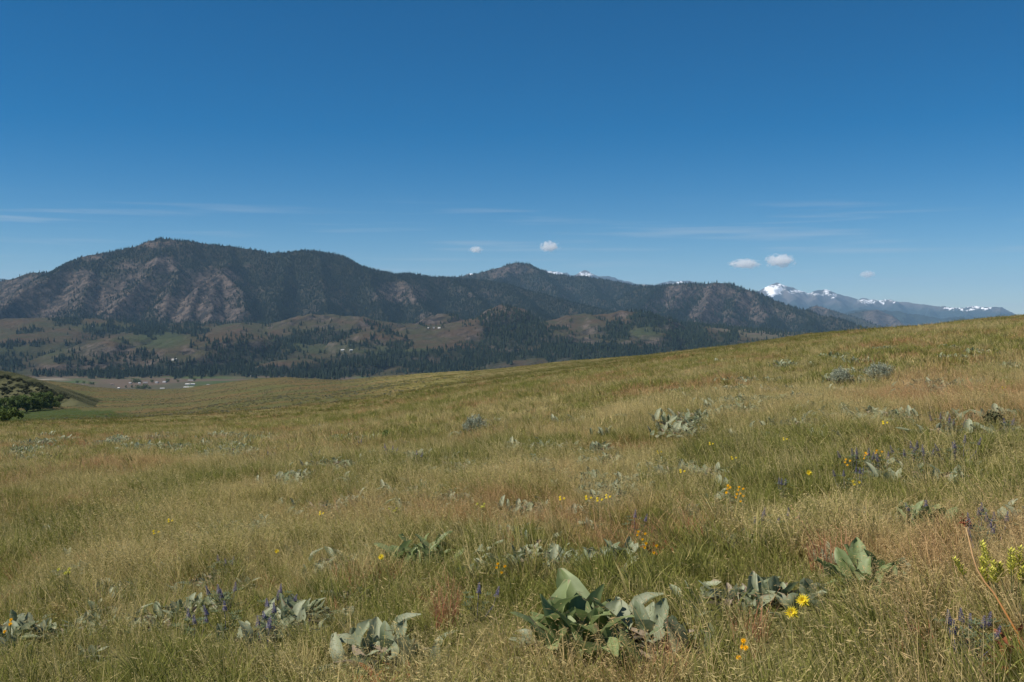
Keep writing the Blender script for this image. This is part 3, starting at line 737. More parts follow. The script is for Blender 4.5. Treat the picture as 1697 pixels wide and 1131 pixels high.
# ------------------------------------------------------------------ valley buildings
def house(l, w, h, roofh, wall, roof, windows=True):
    e = bpy.data.objects.new('house', None); COL.objects.link(e)
    b = MB(); x, y = l / 2, w / 2
    V = [(-x, -y, -1.5), (x, -y, -1.5), (x, y, -1.5), (-x, y, -1.5), (-x, -y, h), (x, -y, h), (x, y, h), (-x, y, h), (-x, 0, h + roofh), (x, 0, h + roofh)]
    b.add(V, [(0, 1, 5, 4), (1, 2, 6, 5), (2, 3, 7, 6), (3, 0, 4, 7)]); b.add(V, [(4, 7, 8), (5, 9, 6)])
    wl_ = link('wall', b.mesh('wall', [wall]), e)
    r = MB(); o = .6; t = .25
    k = roofh / y
    for sgn in (-1, 1):
        a = [(-x - o, sgn * (y + o), h - o * k + .05), (x + o, sgn * (y + o), h - o * k + .05), (x + o, 0, h + roofh + .05), (-x - o, 0, h + roofh + .05)]
        u = [(p[0], p[1], p[2] + t) for p in a]
        r.add(a + u, [(0, 1, 2, 3), (4, 5, 6, 7), (0, 1, 5, 4), (1, 2, 6, 5), (2, 3, 7, 6), (3, 0, 4, 7)])
    link('roof', r.mesh('roof', [roof]), e)
    if windows:
        for wx in np.linspace(-x * .6, x * .6, 3):
            m = MB(); m.add([(wx - .7, -y - .04, 1.0), (wx + .7, -y - .04, 1.0), (wx + .7, -y - .04, 2.3), (wx - .7, -y - .04, 2.3), (wx - .7, -y + .1, 1.0), (wx + .7, -y + .1, 1.0), (wx + .7, -y + .1, 2.3), (wx - .7, -y + .1, 2.3)],
                            [(0, 1, 2, 3), (0, 1, 5, 4), (1, 2, 6, 5), (2, 3, 7, 6), (3, 0, 4, 7)])
            link('window', m.mesh('window', [M_GLASSD]), wl_)
    return e
def far_point(px, row):
    ys_ = np.linspace(1500, 5000, 1400)
    x = xat(px, row, ys_); z = zat(px, row, ys_)
    g = np.where(ys_ > 2760, np.maximum(G_F.at(x, ys_), valley_base(x, ys_)), valley_base(x, ys_))
    i = np.nonzero(g >= z)[0]; i = i[0] if len(i) else len(ys_) - 1
    return float(x[i]), float(ys_[i]), float(g[i])
HS = [(197, 644.6, 8, 7, 3.4, 2, 'w', 'w', 'small bright white cabin left of the dark valley grove'), (186, 638.5, 14, 9, 3, 2.2, 't', 'b', 'low brown house left of the round trees'),
      (216, 636.5, 12, 8, 3.5, 2.5, 't', 'g', 'pale house under the tall valley trees'), (231, 637, 9, 8, 4.5, 2, 'w', 'w', 'narrow white house above the dark valley grove'), (241, 635.5, 18, 9, 3, 2, 't', 'g', 'long grey roofed house right of the narrow white house'),
      (260, 635.2, 13, 9, 3.5, 2.5, 'w', 'g', 'white house with grey roof on the open flat'), (273, 634.5, 17, 10, 4, 2.6, 'w', 'g', 'large white house beside a dark tree'), (269, 645, 18, 9, 2.6, 1.6, 'w', 'w', 'low white shed at the brow of the sage hill'),
      (311, 638.5, 19, 11, 4.2, 2, 'w', 'w', 'upper left white shed of the four white sheds'), (319.5, 638.5, 18, 11, 4.2, 2, 'w', 'w', 'upper right white shed of the four white sheds'), (309, 643.3, 22, 10, 3, 2, 'w', 'w', 'lower left white shed of the four white sheds'),
      (318.5, 643.3, 18, 10, 3, 2, 'w', 'w', 'lower right white shed of the four white sheds'), (346, 639.5, 16, 9, 3.6, 2, 't', 'g', 'small grey green shed right of the four white sheds'), (317, 631.8, 30, 8, 3, 1.8, 't', 'g', 'long low building beyond the four white sheds'),
      (152, 542.5, 14, 9, 5, 2.5, 'w', 'g', 'white house high on the left foothill'), (287, 597.5, 14, 10, 4.5, 2.5, 'w', 'w', 'left white house on the bare tan foothill'), (292, 597, 11, 9, 4.5, 2.5, 'w', 'w', 'right white house on the bare tan foothill'),
      (568, 581.5, 20, 11, 4.5, 2.5, 'w', 'w', 'long white barn in the green pasture'), (582, 582, 16, 10, 4, 2.5, 'w', 'w', 'shorter white barn in the green pasture'), (709, 545, 15, 10, 5, 2.6, 'w', 'w', 'left white house on the crest of the tan hill'),
      (719, 544.6, 11, 9, 5, 2.6, 'w', 'g', 'middle small house on the crest of the tan hill'), (728, 544.8, 17, 10, 5, 2.6, 'w', 'w', 'right white house on the crest of the tan hill'), (417, 625, 12, 9, 4, 2.5, 'w', 'g', 'small pale house by the green strip in the trees')]
for (px, row, l, w, h, rh, wc, rc, lab) in HS:
    x, y, z = far_point(px, row)
    o = house(l, w, h, rh, {'w': M_WHITE, 't': M_TANW}[wc], {'w': M_WHITE, 'g': M_GREYR, 'b': M_BROWNR}[rc])
    o.location = (x, y, z); o.rotation_euler = (0, 0, float(RNG.uniform(-.35, .35))); o.scale = (.62, .62, .66)
    tag(o, lab, 'house', 'buildings in the valley')

# ------------------------------------------------------------------ broadleaf trees and shrubs
def leaf_cloud(mb, centres, radii, n, size, r, flat=1.0):
    """many small leaf faces spread through overlapping clumps"""
    c = r.integers(0, len(centres), n)
    d = r.normal(0, 1, (n, 3)); d /= np.linalg.norm(d, axis=1)[:, None]
    rad = radii[c] * r.random(n) ** .38
    p = centres[c] + d * rad[:, None] * np.array([1, 1, flat])
    a = r.normal(0, 1, (n, 3)); a /= np.linalg.norm(a, axis=1)[:, None]
    b = np.cross(a, r.normal(0, 1, (n, 3))); b /= np.linalg.norm(b, axis=1)[:, None]
    s = size * r.uniform(.6, 1.3, n)[:, None]
    v = np.stack([p - a * s, p + b * s * .6, p + a * s, p - b * s * .6], 1).reshape(-1, 3)
    i = np.arange(n) * 4
    mb.add(v, np.stack([i, i + 1, i + 2, i + 3], 1), np.repeat(np.clip(r.normal(.45, .25, n), 0, 1), 4))

def broad_tree(h, w, seed, mat, nleaf=3400, leaf=.28):
    r = np.random.default_rng(seed)
    k = 20
    ce = np.stack([r.normal(0, w * .30, k), r.normal(0, w * .30, k), h * r.uniform(.16, .86, k)], 1)
    ra = w * r.uniform(.16, .30, k) * (1.15 - .5 * ce[:, 2] / h)
    cr_ = MB(); leaf_cloud(cr_, ce, ra, nleaf, leaf, r)
    tk = MB(); tk.tube([(0, 0, -.6), (.1, 0, h * .3), (0, .1, h * .7)], [h * .03, h * .02, h * .006], 7)
    for j in range(6):
        tk.tube([(0.05, 0, h * .22), ce[j] * .5 + np.array([0, 0, h * .16]), ce[j]], [h * .014, h * .009, h * .003], 5)
    return tk.mesh('trunk', [M_WOOD]), cr_.mesh('crown', [mat])
BT = [broad_tree(10, 7, 61, M_BROAD), broad_tree(9, 6, 62, M_BROAD), broad_tree(8, 6.5, 63, M_BROAD)]
def shrub_mesh(h, w, seed, mat, nleaf, leaf):
    r = np.random.default_rng(seed); k = 12
    ce = np.stack([r.normal(0, w * .28, k), r.normal(0, w * .28, k), h * r.uniform(.25, .75, k)], 1)
    m = MB(); leaf_cloud(m, ce, np.full(k, h * .3) * r.uniform(.7, 1.2, k), nleaf, leaf, r)
    return m.mesh('shrub', [mat])

# left hill with its grove
HC = [(-400, 575, 600), (-160, 590, 600), (0, 616, 590), (30, 624, 575), (60, 637, 555), (90, 652, 530), (114, 662, 510), (150, 676, 480)]
def hill_z(x, y):
    z = tent(x, y, [(.40, HC)], lambda a, b: -300 + 0 * a, 14, 900, 3., 60.)
    return z
G_H = Grid(-520, -165, 400, 760, 3.0, hill_z)
hp, hr_ = proj(G_H.X, G_H.Y, G_H.Z)
hz = np.zeros(G_H.X.shape + (3,), np.float32); hz[..., 1] = .85
M_HILL = ground_mat('dark_hillside', lambda ns, ls: mixrgb(ns, ls, ramp(ns, ls, noise(ns, ls, .06, 6, wpos(ns), .65), .38, .62), (0.034, 0.038, 0.02), (0.085, 0.085, 0.046)), .6, .5, 1.0)
me = G_H.mesh('dark_hill', [M_HILL], {'zone': hz})
tag(link('left_hill', me), 'dark shrubby hill at the left edge', kind='structure')
def ground2(x, y):
    g = ground(x, y)
    inside = (x > -518) & (x < -168) & (y > 402) & (y < 757)
    return np.where(inside, np.maximum(g, G_H.at(x, y)), g)
def on_ground2(px, row):
    ys_ = np.linspace(150, 1050, 1800)
    x = xat(px, row, ys_); z = zat(px, row, ys_); g = ground2(x, ys_)
    i = np.nonzero(g >= z)[0]; i = i[0] if len(i) else len(ys_) - 1
    return float(x[i]), float(ys_[i]), float(g[i])

GROVE = [(2, 688, 1.0, 0), (16, 686, .95, 1), (30, 684, 1.05, 0), (44, 683, 1.0, 1), (56, 681, 1.05, 2), (67, 680, 1.1, 0), (78, 678, 1.05, 1), (87, 677, .85, 2), (8, 680, .9, 2), (38, 678, .9, 1), (62, 676, .85, 0), (94, 676, .55, 2)]
GW = ['at the left edge', 'second from the left edge', 'third from the left edge', 'left of the grove middle', 'at the grove middle', 'right of the grove middle', 'third from the right end', 'at the right end', 'behind the left edge trees', 'behind the grove middle', 'behind the right half', 'low and last at the right end']
for (px, row, s, v), gw in zip(GROVE, GW):
    o = bpy.data.objects.new('grove_tree', None); COL.objects.link(o)
    s *= .80; o.location = on_ground2(px, row); o.scale = (s * 1.15, s * 1.15, s * RNG.uniform(.9, 1.1)); o.rotation_euler = (0, 0, float(RNG.uniform(0, 6)))
    link('trunk', BT[v][0], o); link('crown', BT[v][1], o)
    tag(o, 'dark leafy tree of the left grove, ' + gw, 'tree', 'trees of the left grove')
x, y, z = on_ground2(8, 714)
o = link('round_shrub', shrub_mesh(2.0, 3.2, 5, M_BROAD, 1500, .16), None, (x, y, z)); o.scale = (1.25,) * 3
tag(o, 'round dark green shrub at the left edge below the green field', 'shrub')
SHM = [shrub_mesh(2.6, 4.2, 70 + i, M_SHRUB, 700, .28) for i in range(3)]
ns_ = 0
for (px, row) in [(2, 627), (12, 628), (22, 631), (32, 632), (40, 635), (50, 637), (58, 640), (66, 643), (72, 646), (78, 648), (84, 650), (90, 653), (98, 656), (106, 659), (112, 661), (46, 641), (62, 648), (74, 652), (86, 656), (4, 655), (14, 652), (26, 656), (10, 660), (36, 660), (20, 645), (2, 668), (34, 642), (44, 652), (54, 655), (66, 655), (78, 660), (92, 661), (30, 650), (8, 640), (16, 636), (28, 640), (50, 664), (18, 666), (100, 664), (84, 666), (6, 648), (40, 646), (60, 662), (70, 667)]:
    o = link('dark_shrub', SHM[ns_ % 3], None, on_ground2(px, row)); s = float(RNG.uniform(.5, 1.15)); o.scale = (s * 1.1, s * 1.1, s * .85)
    o.rotation_euler = (0, 0, float(RNG.uniform(0, 6)))
    ridge_ = ns_ < 15
    tag(o, 'dark shrub along the descending crest of the left hill' if ridge_ else 'dark shrub on the open face of the left hill', 'shrub', 'shrubs on the left hill crest' if ridge_ else 'shrubs on the left hill face')
    ns_ += 1

# trees among the valley houses
VT = [(150, 637.5, .9), (155, 637.8, .8), (128, 636, .8), (139, 636.5, .7), (222, 634.5, 1.5), (229, 634.5, 1.3), (219, 643, .8), (228, 644.5, 1.15), (235, 645, 1.1), (241, 645, 1.25), (247, 644.5, .75), (278, 634.5, 1.1), (252, 635, .9), (322, 632, 1.0), (209, 643, .7), (295, 634, .7)]
VW = ['left of the valley houses', 'just right of the pair left of the houses', 'first in the dotted row left of the houses', 'second in the dotted row left of the houses', 'tall behind the pale house', 'tall beside the narrow white house', 'at the left of the dark valley grove', 'second in the dark valley grove', 'at the middle of the dark valley grove', 'tallest of the dark valley grove', 'low at the right of the dark valley grove', 'beside the large white house', 'right of the long grey roof', 'behind the four white sheds', 'beside the bright white cabin', 'alone on the tan flat']
for (px, row, s), vw in zip(VT, VW):
    o = bpy.data.objects.new('valley_tree', None); COL.objects.link(o)
    o.location = far_point(px, row); o.scale = (s * 1.2, s * 1.2, s * 1.1)
    v = int(RNG.integers(0, 3)); link('trunk', BT[v][0], o); link('crown', BT[v][1], o)
    tag(o, 'dark round tree ' + vw, 'tree', 'trees among the valley houses')

# ------------------------------------------------------------------ instancing for grass (stuff)
def hidden_collection(name, meshes):
    c = bpy.data.collections.new(name)              # not linked to the scene
    for i, m in enumerate(meshes):
        c.objects.link(bpy.data.objects.new('%s_%02d' % (name, i), m))
    return c

def scatter(name, label, meshes, pts, rot, scl, idx):
    me = bpy.data.meshes.new(name)
    me.vertices.add(len(pts)); me.vertices.foreach_set('co', np.asarray(pts, np.float32).ravel())
    me.attributes.new('rot', 'FLOAT_VECTOR', 'POINT').data.foreach_set('vector', np.asarray(rot, np.float32).ravel())
    me.attributes.new('scl', 'FLOAT_VECTOR', 'POINT').data.foreach_set('vector', np.asarray(scl, np.float32).ravel())
    me.attributes.new('idx', 'INT', 'POINT').data.foreach_set('value', np.asarray(idx, np.int32))
    o = link(name, me)
    ng = bpy.data.node_groups.new(name, 'GeometryNodeTree')
    ng.interface.new_socket('Geometry', in_out='INPUT', socket_type='NodeSocketGeometry')
    ng.interface.new_socket('Geometry', in_out='OUTPUT', socket_type='NodeSocketGeometry')
    n_, l_ = ng.nodes, ng.links
    gi, go = n_.new('NodeGroupInput'), n_.new('NodeGroupOutput')
    ci = n_.new('GeometryNodeCollectionInfo'); ci.inputs[0].default_value = hidden_collection(name + '_kinds', meshes)
    ci.inputs['Separate Children'].default_value = True; ci.inputs['Reset Children'].default_value = True
    ip = n_.new('GeometryNodeInstanceOnPoints'); ip.inputs['Pick Instance'].default_value = True
    def na(nm, t):
        a = n_.new('GeometryNodeInputNamedAttribute'); a.data_type = t; a.inputs[0].default_value = nm
        return a.outputs[0]
    l_.new(gi.outputs[0], ip.inputs['Points']); l_.new(ci.outputs[0], ip.inputs['Instance'])
    l_.new(na('idx', 'INT'), ip.inputs['Instance Index']); l_.new(na('rot', 'FLOAT_VECTOR'), ip.inputs['Rotation']); l_.new(na('scl', 'FLOAT_VECTOR'), ip.inputs['Scale'])
    l_.new(ip.outputs[0], go.inputs[0])
    md = o.modifiers.new('scatter', 'NODES'); md.node_group = ng
    return tag(o, label, kind='stuff')

def tuft(name, seed, n, radius, hmin, hmax, width, lean, heads, mat=None, wind=-.14, tint=(.0, 1.), seg=3):
    """a tuft of bent tapering blades, some with seed heads"""
    r = np.random.default_rng(seed)
    V = []; Q = []; T3 = []; TI = []; HG = []; off = 0
    for b in range(n):
        a = r.uniform(0, 6.283); rad = radius * math.sqrt(r.random())
        base = np.array([rad * math.cos(a), rad * math.sin(a), -.02])
        h = r.uniform(hmin, hmax); hd = r.random() < heads
        if hd: h *= 1.18
        la = a + r.normal(0, .9); L = lean * h * abs(r.normal(.6, .4))
        top = np.array([L * math.cos(la) + wind * h, L * math.sin(la), h])
        ts = np.linspace(0, 1, seg + 1)
        P = base + np.stack([top[0] * ts ** 1.8, top[1] * ts ** 1.8, top[2] * (ts - .08 * ts ** 3)], 1)
        wa = r.uniform(0, 3.14); wv = np.array([math.cos(wa), math.sin(wa), 0])
        w = width * r.uniform(.6, 1.3) * (.55 if hd else 1)
        wid = w * np.array([1, .95, .7, .35][:seg] if seg == 3 else np.linspace(1, .5, seg))
        ti = r.uniform(*tint) if not hd else r.uniform(.55, 1.15) * tint[1]
        for s in range(seg):
            V += [P[s] - wv * wid[s], P[s] + wv * wid[s]]
        V.append(P[-1])
        for s in range(seg - 1): Q.append((off + 2 * s, off + 2 * s + 1, off + 2 * s + 3, off + 2 * s + 2))
        T3.append((off + 2 * seg - 2, off + 2 * seg - 1, off + 2 * seg))
        m = 2 * seg + 1
        TI += [ti] * m; HG += list(np.repeat(ts[:seg], 2)) + [1.0]; off += m
        if hd:                                       # loose drooping panicle
            for q in range(6):
                t = .70 + .32 * q / 5
                c = base + np.array([top[0] * t ** 1.8, top[1] * t ** 1.8, top[2] * (t - .08 * t ** 3)])
                da = r.uniform(0, 6.283); dl = h * .05 * r.uniform(.6, 1.3)
                dv = np.array([math.cos(da) * dl + wind * .05, math.sin(da) * dl, dl * r.uniform(-.9, .7)])
                sv = np.cross(dv, r.normal(0, 1, 3)); sv *= w * 1.25 / (np.linalg.norm(sv) + 1e-9)
                V += [c, c + dv * .5 + sv, c + dv, c + dv * .5 - sv]
                Q.append((off, off + 1, off + 2, off + 3)); off += 4
                TI += [1.0 * tint[1] + .1] * 4; HG += [1.] * 4
    return mesh_np(name, np.array(V), [np.array(T3), np.array(Q)], [mat or M_GRASS], False, {'tint': np.array(TI), 'hgt': np.array(HG)})

def spread(n, ylo, yhi, umax, power):
    """points over the fan of meadow in view; power shapes how density falls with distance"""
    t = RNG.random(n)
    y = (ylo ** power + t * (yhi ** power - ylo ** power)) ** (1 / power)
    x = RNG.uniform(-umax, umax, n) * (y + 6.5)
    return x, y

def lay(name, label, meshes, x, y, smin, smax, tilt=.17, wide=1.0, groundfn=ground):
    P = np.array(SPOTS); cut = np.zeros(len(x))
    for a, b, c in P:
        if y.min() - 1 < b < y.max() + 1:
            dd = np.hypot(x - a, (y - b + .5 * c) / 1.6)
            cut = np.maximum(cut, 1 - smooth(.45, 1.15, dd / c))
    kp = RNG.random(len(x)) > cut * .92
    x, y = x[kp], y[kp]; cut = cut[kp]
    z = groundfn(x, y)
    n = len(x)
    gap = fbm(x / 1.6, y / 1.6, 3, 77)
    s = RNG.uniform(smin, smax, n) * (.55 + .9 * gap) * (1 - .45 * cut)
    gpx_, gro_ = proj(x, y, z)
    lean = -.42 * smooth(.35, .6, blobs(gpx_, gro_, [(1470, 960, 150, 110), (1600, 1080, 130, 60)], .5))
    rot = np.stack([RNG.normal(0, tilt, n), RNG.normal(-.03, tilt, n) + lean, RNG.normal(0, .5, n)], 1)
    scl = np.stack([s * wide, s * wide, s], 1)
    # which kind: greener tufts in greener drifts
    k = len(meshes); pick = np.clip((fbm(x / 3.5, y / 3.5, 3, 81) - .28) / .44 + RNG.normal(0, .22, n), 0, .999)
    return scatter(name, label, meshes, np.stack([x, y, z], 1), rot, scl, (pick * k).astype(int))

# sagebrush flats beyond the fold, left half
sg = [shrub_mesh(.7, 1.1, 300 + i, M_SAGEFAR, 120, .13) for i in range(3)]
x, y = spread(110000, 120, 1080, .62, 1.6)
zs = zone_sage(x, y) * smooth(.25, .65, fbm(x / 16, y / 30, 4, 131)) * .8; gp, gr = proj(x, y, ground(x, y))
fld = blobs(gp, gr, [(90, 687, 130, 9), (10, 695, 80, 10)], .5)
kp = (RNG.random(len(x)) < zs * (1 - fld)) & (x < 0)
x, y = x[kp], y[kp]
n = len(x); s = RNG.uniform(.2, .5, n)
scatter('sagebrush_flat', 'low grey sagebrush dotted over the far hillside', sg, np.stack([x, y, ground2(x, y)], 1), np.stack([0 * x, 0 * x, RNG.uniform(0, 6, n)], 1), np.stack([s, s, s], 1), RNG.integers(0, 3, n))

# ------------------------------------------------------------------ meadow plants
def blade_leaf(mb, base, az, el, L, W, r, curl=.5, fold=.45, tint=.5, petiole=.22):
    """an arrow-shaped felted leaf on a stalk: folded along its midrib and wavy at the edge"""
    d = np.array([math.cos(az) * math.cos(el), math.sin(az) * math.cos(el), math.sin(el)])
    side = np.array([-math.sin(az), math.cos(az), 0]); up = np.cross(side, d) * -1
    if up[2] < 0: up = -up
    roll = r.normal(0, .55)
    side, up = side * math.cos(roll) + up * math.sin(roll), up * math.cos(roll) - side * math.sin(roll)
    prof = np.array([.14, .82, 1.0, 1.0, .92, .72, .16]); ts = np.array([0, .03, .14, .34, .58, .82, 1.0])
    p0 = np.array(base, float)
    pet = L * petiole
    c0 = p0 + d * pet
    V = []; n = len(ts)
    for t, w in zip(ts, prof):
        c = c0 + d * L * t - up * curl * L * t * t * .55
        ww = W * w * .5
        wav = r.normal(0, .05) * W
        lift = fold * ww + wav * 2.6
        V += [c - side * ww + up * lift, c - side * ww * .5 + up * lift * .35, c, c + side * ww * .5 + up * (lift * .35), c + side * ww + up * (fold * ww + r.normal(0, .10) * W)]
    f = [(i * 5 + j, i * 5 + j + 1, (i + 1) * 5 + j + 1, (i + 1) * 5 + j) for i in range(n - 1) for j in range(4)]
    tt = np.clip(tint + r.normal(0, .10, n * 5), 0, 1)
    eb = r.random(n * 5) < .16; eb &= np.isin(np.arange(n * 5) % 5, (0, 4)) | (np.arange(n * 5) >= n * 5 - 5)
    tt = np.where(eb, 1.6, tt)
    mb.add(V, f, tt)
    mb.tube([p0, p0 + d * pet * .5 + np.array([0, 0, .005]), c0 + d * .02], [L * .018, L * .014, L * .012], 5, tint=.75)

def balsam(seed, n, L, upright, wither, green=False, spreadr=.06):
    r = np.random.default_rng(seed)
    a, w = MB(), MB()
    for i in range(n):
        az = i * 2.4 + r.normal(0, .5); el = np.clip(r.normal(upright, .38), .1, 1.5)
        b = (r.normal(0, spreadr), r.normal(0, spreadr), 0)
        l = L * r.uniform(.65, 1.15)
        if r.random() < wither:
            blade_leaf(w, (b[0] * .7, b[1] * .7, 0), az, el * .8 + .1, min(l, .15) * .8, min(l, .15) * .34, r, curl=r.uniform(.8, 1.7), fold=r.uniform(.6, 1.2), tint=r.uniform(.2, .9))
        else:
            blade_leaf(a, b, az, el, l, l * r.uniform(.40, .62), r, curl=r.uniform(.1, 1.5), fold=r.uniform(.1, .8), tint=r.uniform(.15, .85))
    out = [('foliage', a.mesh('foliage', [M_BALSAMG if green else M_BALSAM], True))]
    if w.n: out.append(('withered_foliage', w.mesh('withered_foliage', [M_WITHER], True)))
    return out
BP = {'big': balsam(21, 38, .25, 1.12, .06, True, .11), 'bigold': balsam(12, 48, .185, .98, .25, False, .13), 'wide': balsam(13, 48, .165, 1.0, .28, False, .18), 'clump': balsam(14, 46, .17, 1.1, .18, False, .12),
      'sparse': balsam(15, 15, .165, 1.0, .25, False, .08), 'grey': balsam(16, 32, .14, .95, .42, False, .13), 'green': balsam(17, 28, .20, 1.2, .0, True, .14), 'row': balsam(18, 86, .13, 1.05, .18, False, .27)}
SPOTS = []
FOOT = {'big': .26, 'bigold': .24, 'wide': .26, 'clump': .22, 'sparse': .16, 'grey': .18, 'green': .20, 'row': .26, 'sage1': .5, 'sage2': .55, 'sage3': .45, 'rusttuft': .12, 'redleaf': .14, 'brush': .14, 'greenshrub': .2, 'darkshrub': .14}
def plant(kind, px, row, s, label, group=None, rz=None, parts=True, cat='plant', name='broad_leaf_plant'):
    if kind in ('row', 'wide', 'grey', 'clump', 'sparse', 'green') and name == 'broad_leaf_plant': s *= .84 + .30 * float(smooth(900, 720, row))
    x, y, z = on_ground(px, row)
    SPOTS.append((x, y, s * FOOT.get(kind, .17)))
    o = bpy.data.objects.new(name, None); COL.objects.link(o)
    o.location = (x, y, z - .01); o.scale = (s, s, s)
    o.rotation_euler = (0, 0, float(RNG.uniform(0, 6.28)) if rz is None else rz)
    for nm, me in BP[kind]: link(nm, me, o)
    return tag(o, label, cat, group)

PL = [('big', 962, 1088, 1.18, 'large green broad leaf plant with upright folded leaves at the bottom centre'), ('bigold', 1078, 1078, 1.15, 'grey curled broad leaf plant just right of the large green one'),
      ('sparse', 905, 1082, 1.0, 'few drooping pale leaves at the left foot of the large green plant'), ('wide', 1232, 1003, 1.1, 'broad leaf plant with pale curled leaves left of two yellow flowers'), ('bigold', 1285, 1002, .9, 'greyish leaf clump directly above the two yellow flowers'),
      ('green', 1440, 972, 1.1, 'blue green broad leaf plant half hidden by leaning grass'), ('sparse', 1495, 968, 1.0, 'loose broad leaf plant right of the leaning grass'), ('clump', 500, 1035, 1.15, 'dense silvery leaf clump left of centre near the bottom'),
      ('grey', 522, 1040, 1.1, 'darker curled leaves at the right side of the dense silvery clump'), ('grey', 430, 1062, 1.1, 'pale silvery leaves beside purple lupine near the bottom left'), ('bigold', 645, 1103, 1.05, 'round clump of curled grey leaves above the rusty ground plant'),
      ('sparse', 594, 1100, .95, 'small pair of grey green leaves left of the round curled clump'), ('clump', 22, 1064, 1.1, 'dark green leaf clump at the left bottom edge'), ('row', 128, 1050, 1.0, 'row of silvery leaves near the left bottom corner'),
      ('sparse', 76, 1058, .8, 'small silvery leaves between the edge clump and the row of leaves'), ('sparse', 148, 1092, .8, 'two dark upright leaves below the silvery row at bottom left'), ('wide', 268, 1034, .85, 'silvery clump left of the purple lupines at lower left'),
      ('clump', 325, 1020, .95, 'bright pale leaf clump above the purple lupines at lower left'), ('sparse', 144, 950, .9, 'small grey leaf clump at far left above the silvery row'), ('sparse', 186, 995, .7, 'single upright leaf cluster left of the bright pale clump'),
      ('grey', 358, 972, .95, 'grey leaf clump under the left lupine'), ('grey', 303, 945, .95, 'greyish curled clump left of the left lupine'), ('sparse', 217, 917, .8, 'tiny dark leaf tuft left of the greyish curled clump'), ('row', 338, 897, .9, 'low line of silver leaves at left in the middle meadow'),
      ('row', 408, 880, .95, 'long silver leaf line right of the low left line'), ('grey', 96, 888, 1.0, 'faint grey leaf patch near the left edge of the middle meadow'), ('grey', 492, 918, .9, 'grey leaf clump beside a small yellow flower'), ('sparse', 470, 924, .7, 'small leaf clump left of the grey clump and yellow flower'),
      ('wide', 563, 938, 1.0, 'spreading silvery leaf clump above the dense silvery clump'), ('grey', 540, 952, .8, 'low grey leaves under the spreading silvery clump'), ('green', 688, 934, 1.15, 'group of upright green leaves right of a lone yellow flower'), ('green', 722, 936, .9, 'smaller upright green leaves beside the group of green leaves'),
      ('row', 895, 932, 1.1, 'arching line of silver green leaves above the large green plant'), ('grey', 852, 952, 1.0, 'pale narrow leaf clump left of the arching line'), ('grey', 942, 932, .9, 'faded tan leaf clump at the right end of the arching line'), ('clump', 1019, 928, 1.0, 'rounded silver clump left of the red plant'),
      ('sparse', 1031, 952, .9, 'drooping grey leaves under the rounded silver clump'), ('clump', 1215, 912, .95, 'silvery leaf clump above the plant with pale curled leaves'), ('sparse', 1447, 866, 1.0, 'pale single leaf plant above the leaning grass'), ('green', 1523, 872, 1.0, 'upright pale leaf next to a purple lupine at right'),
      ('grey', 1687, 868, 1.1, 'grey curled leaf clump at the right edge'), ('row', 1563, 796, 1.1, 'silvery leaf row below the purple flowers at right'), ('sparse', 1487, 806, 1.0, 'small grey leaves left of the silvery row at right'),
      ('clump', 983, 806, 1.15, 'bright silver clump in the centre of the middle meadow'), ('clump', 1003, 772, 1.0, 'silver clump just above the bright central clump'), ('clump', 995, 752, 1.0, 'dark leaf clump above the two central silver clumps'),
      ('row', 711, 818, 1.1, 'wide silver clump left of centre in the middle meadow'), ('wide', 655, 826, .95, 'silver clump left of the wide silver clump'), ('row', 561, 850, 1.1, 'dark centred silver clump at the left end of the silver band'), ('row', 592, 838, 1.0, 'thin silver row inside the silver band'),
      ('row', 757, 834, 1.1, 'silver clump at the right end of the silver band'), ('grey', 739, 855, .9, 'faded tan clump below the right end of the silver band'), ('row', 892, 778, 1.1, 'straight silver row left of the bright central clump'), ('row', 904, 747, 1.1, 'dark green leafy row above the straight silver row'),
      ('row', 1147, 708, 1.5, 'dark green leafy mound right of centre in the upper meadow'), ('row', 1172, 698, 1.3, 'dark green leafy mound behind the first dark mound'), ('row', 972, 704, 1.2, 'silver clump high in the upper meadow above the central clumps'), ('wide', 1120, 790, 1.0, 'grey clump right of the bright central clump'), ('wide', 1172, 794, 1.1, 'grey tan clump farther right of the bright central clump'),
      ('row', 1437, 696, 1.4, 'large silver patch below the two sagebrushes'), ('row', 1500, 698, 1.3, 'silver patch right of the large silver patch'), ('row', 1546, 656, 1.3, 'silver clump right of and below the right sagebrush'), ('row', 1572, 645, 1.4, 'dark green clump right of the right sagebrush'), ('row', 1606, 643, 1.2, 'second dark green clump right of the right sagebrush'),
      ('row', 1528, 638, 1.0, 'thin grey clump just right of the right sagebrush'), ('row', 1218, 668, 1.2, 'silver clump at left below the crest of the meadow'), ('row', 1272, 670, 1.2, 'silver clump between the left silver clump and the left sagebrush'), ('row', 1245, 686, 1.1, 'dark silver clump under the pair of silver clumps'), ('row', 1350, 664, 1.1, 'purplish grey clump left below the left sagebrush'),
      ('row', 1305, 652, 1.3, 'green leafy clump left of the left sagebrush'), ('row', 1396, 592, 1.3, 'pale clump close under the crest at right'), ('row', 1311, 608, 1.4, 'pale clump with white specks close under the crest')]
for p in PL: plant(*p)

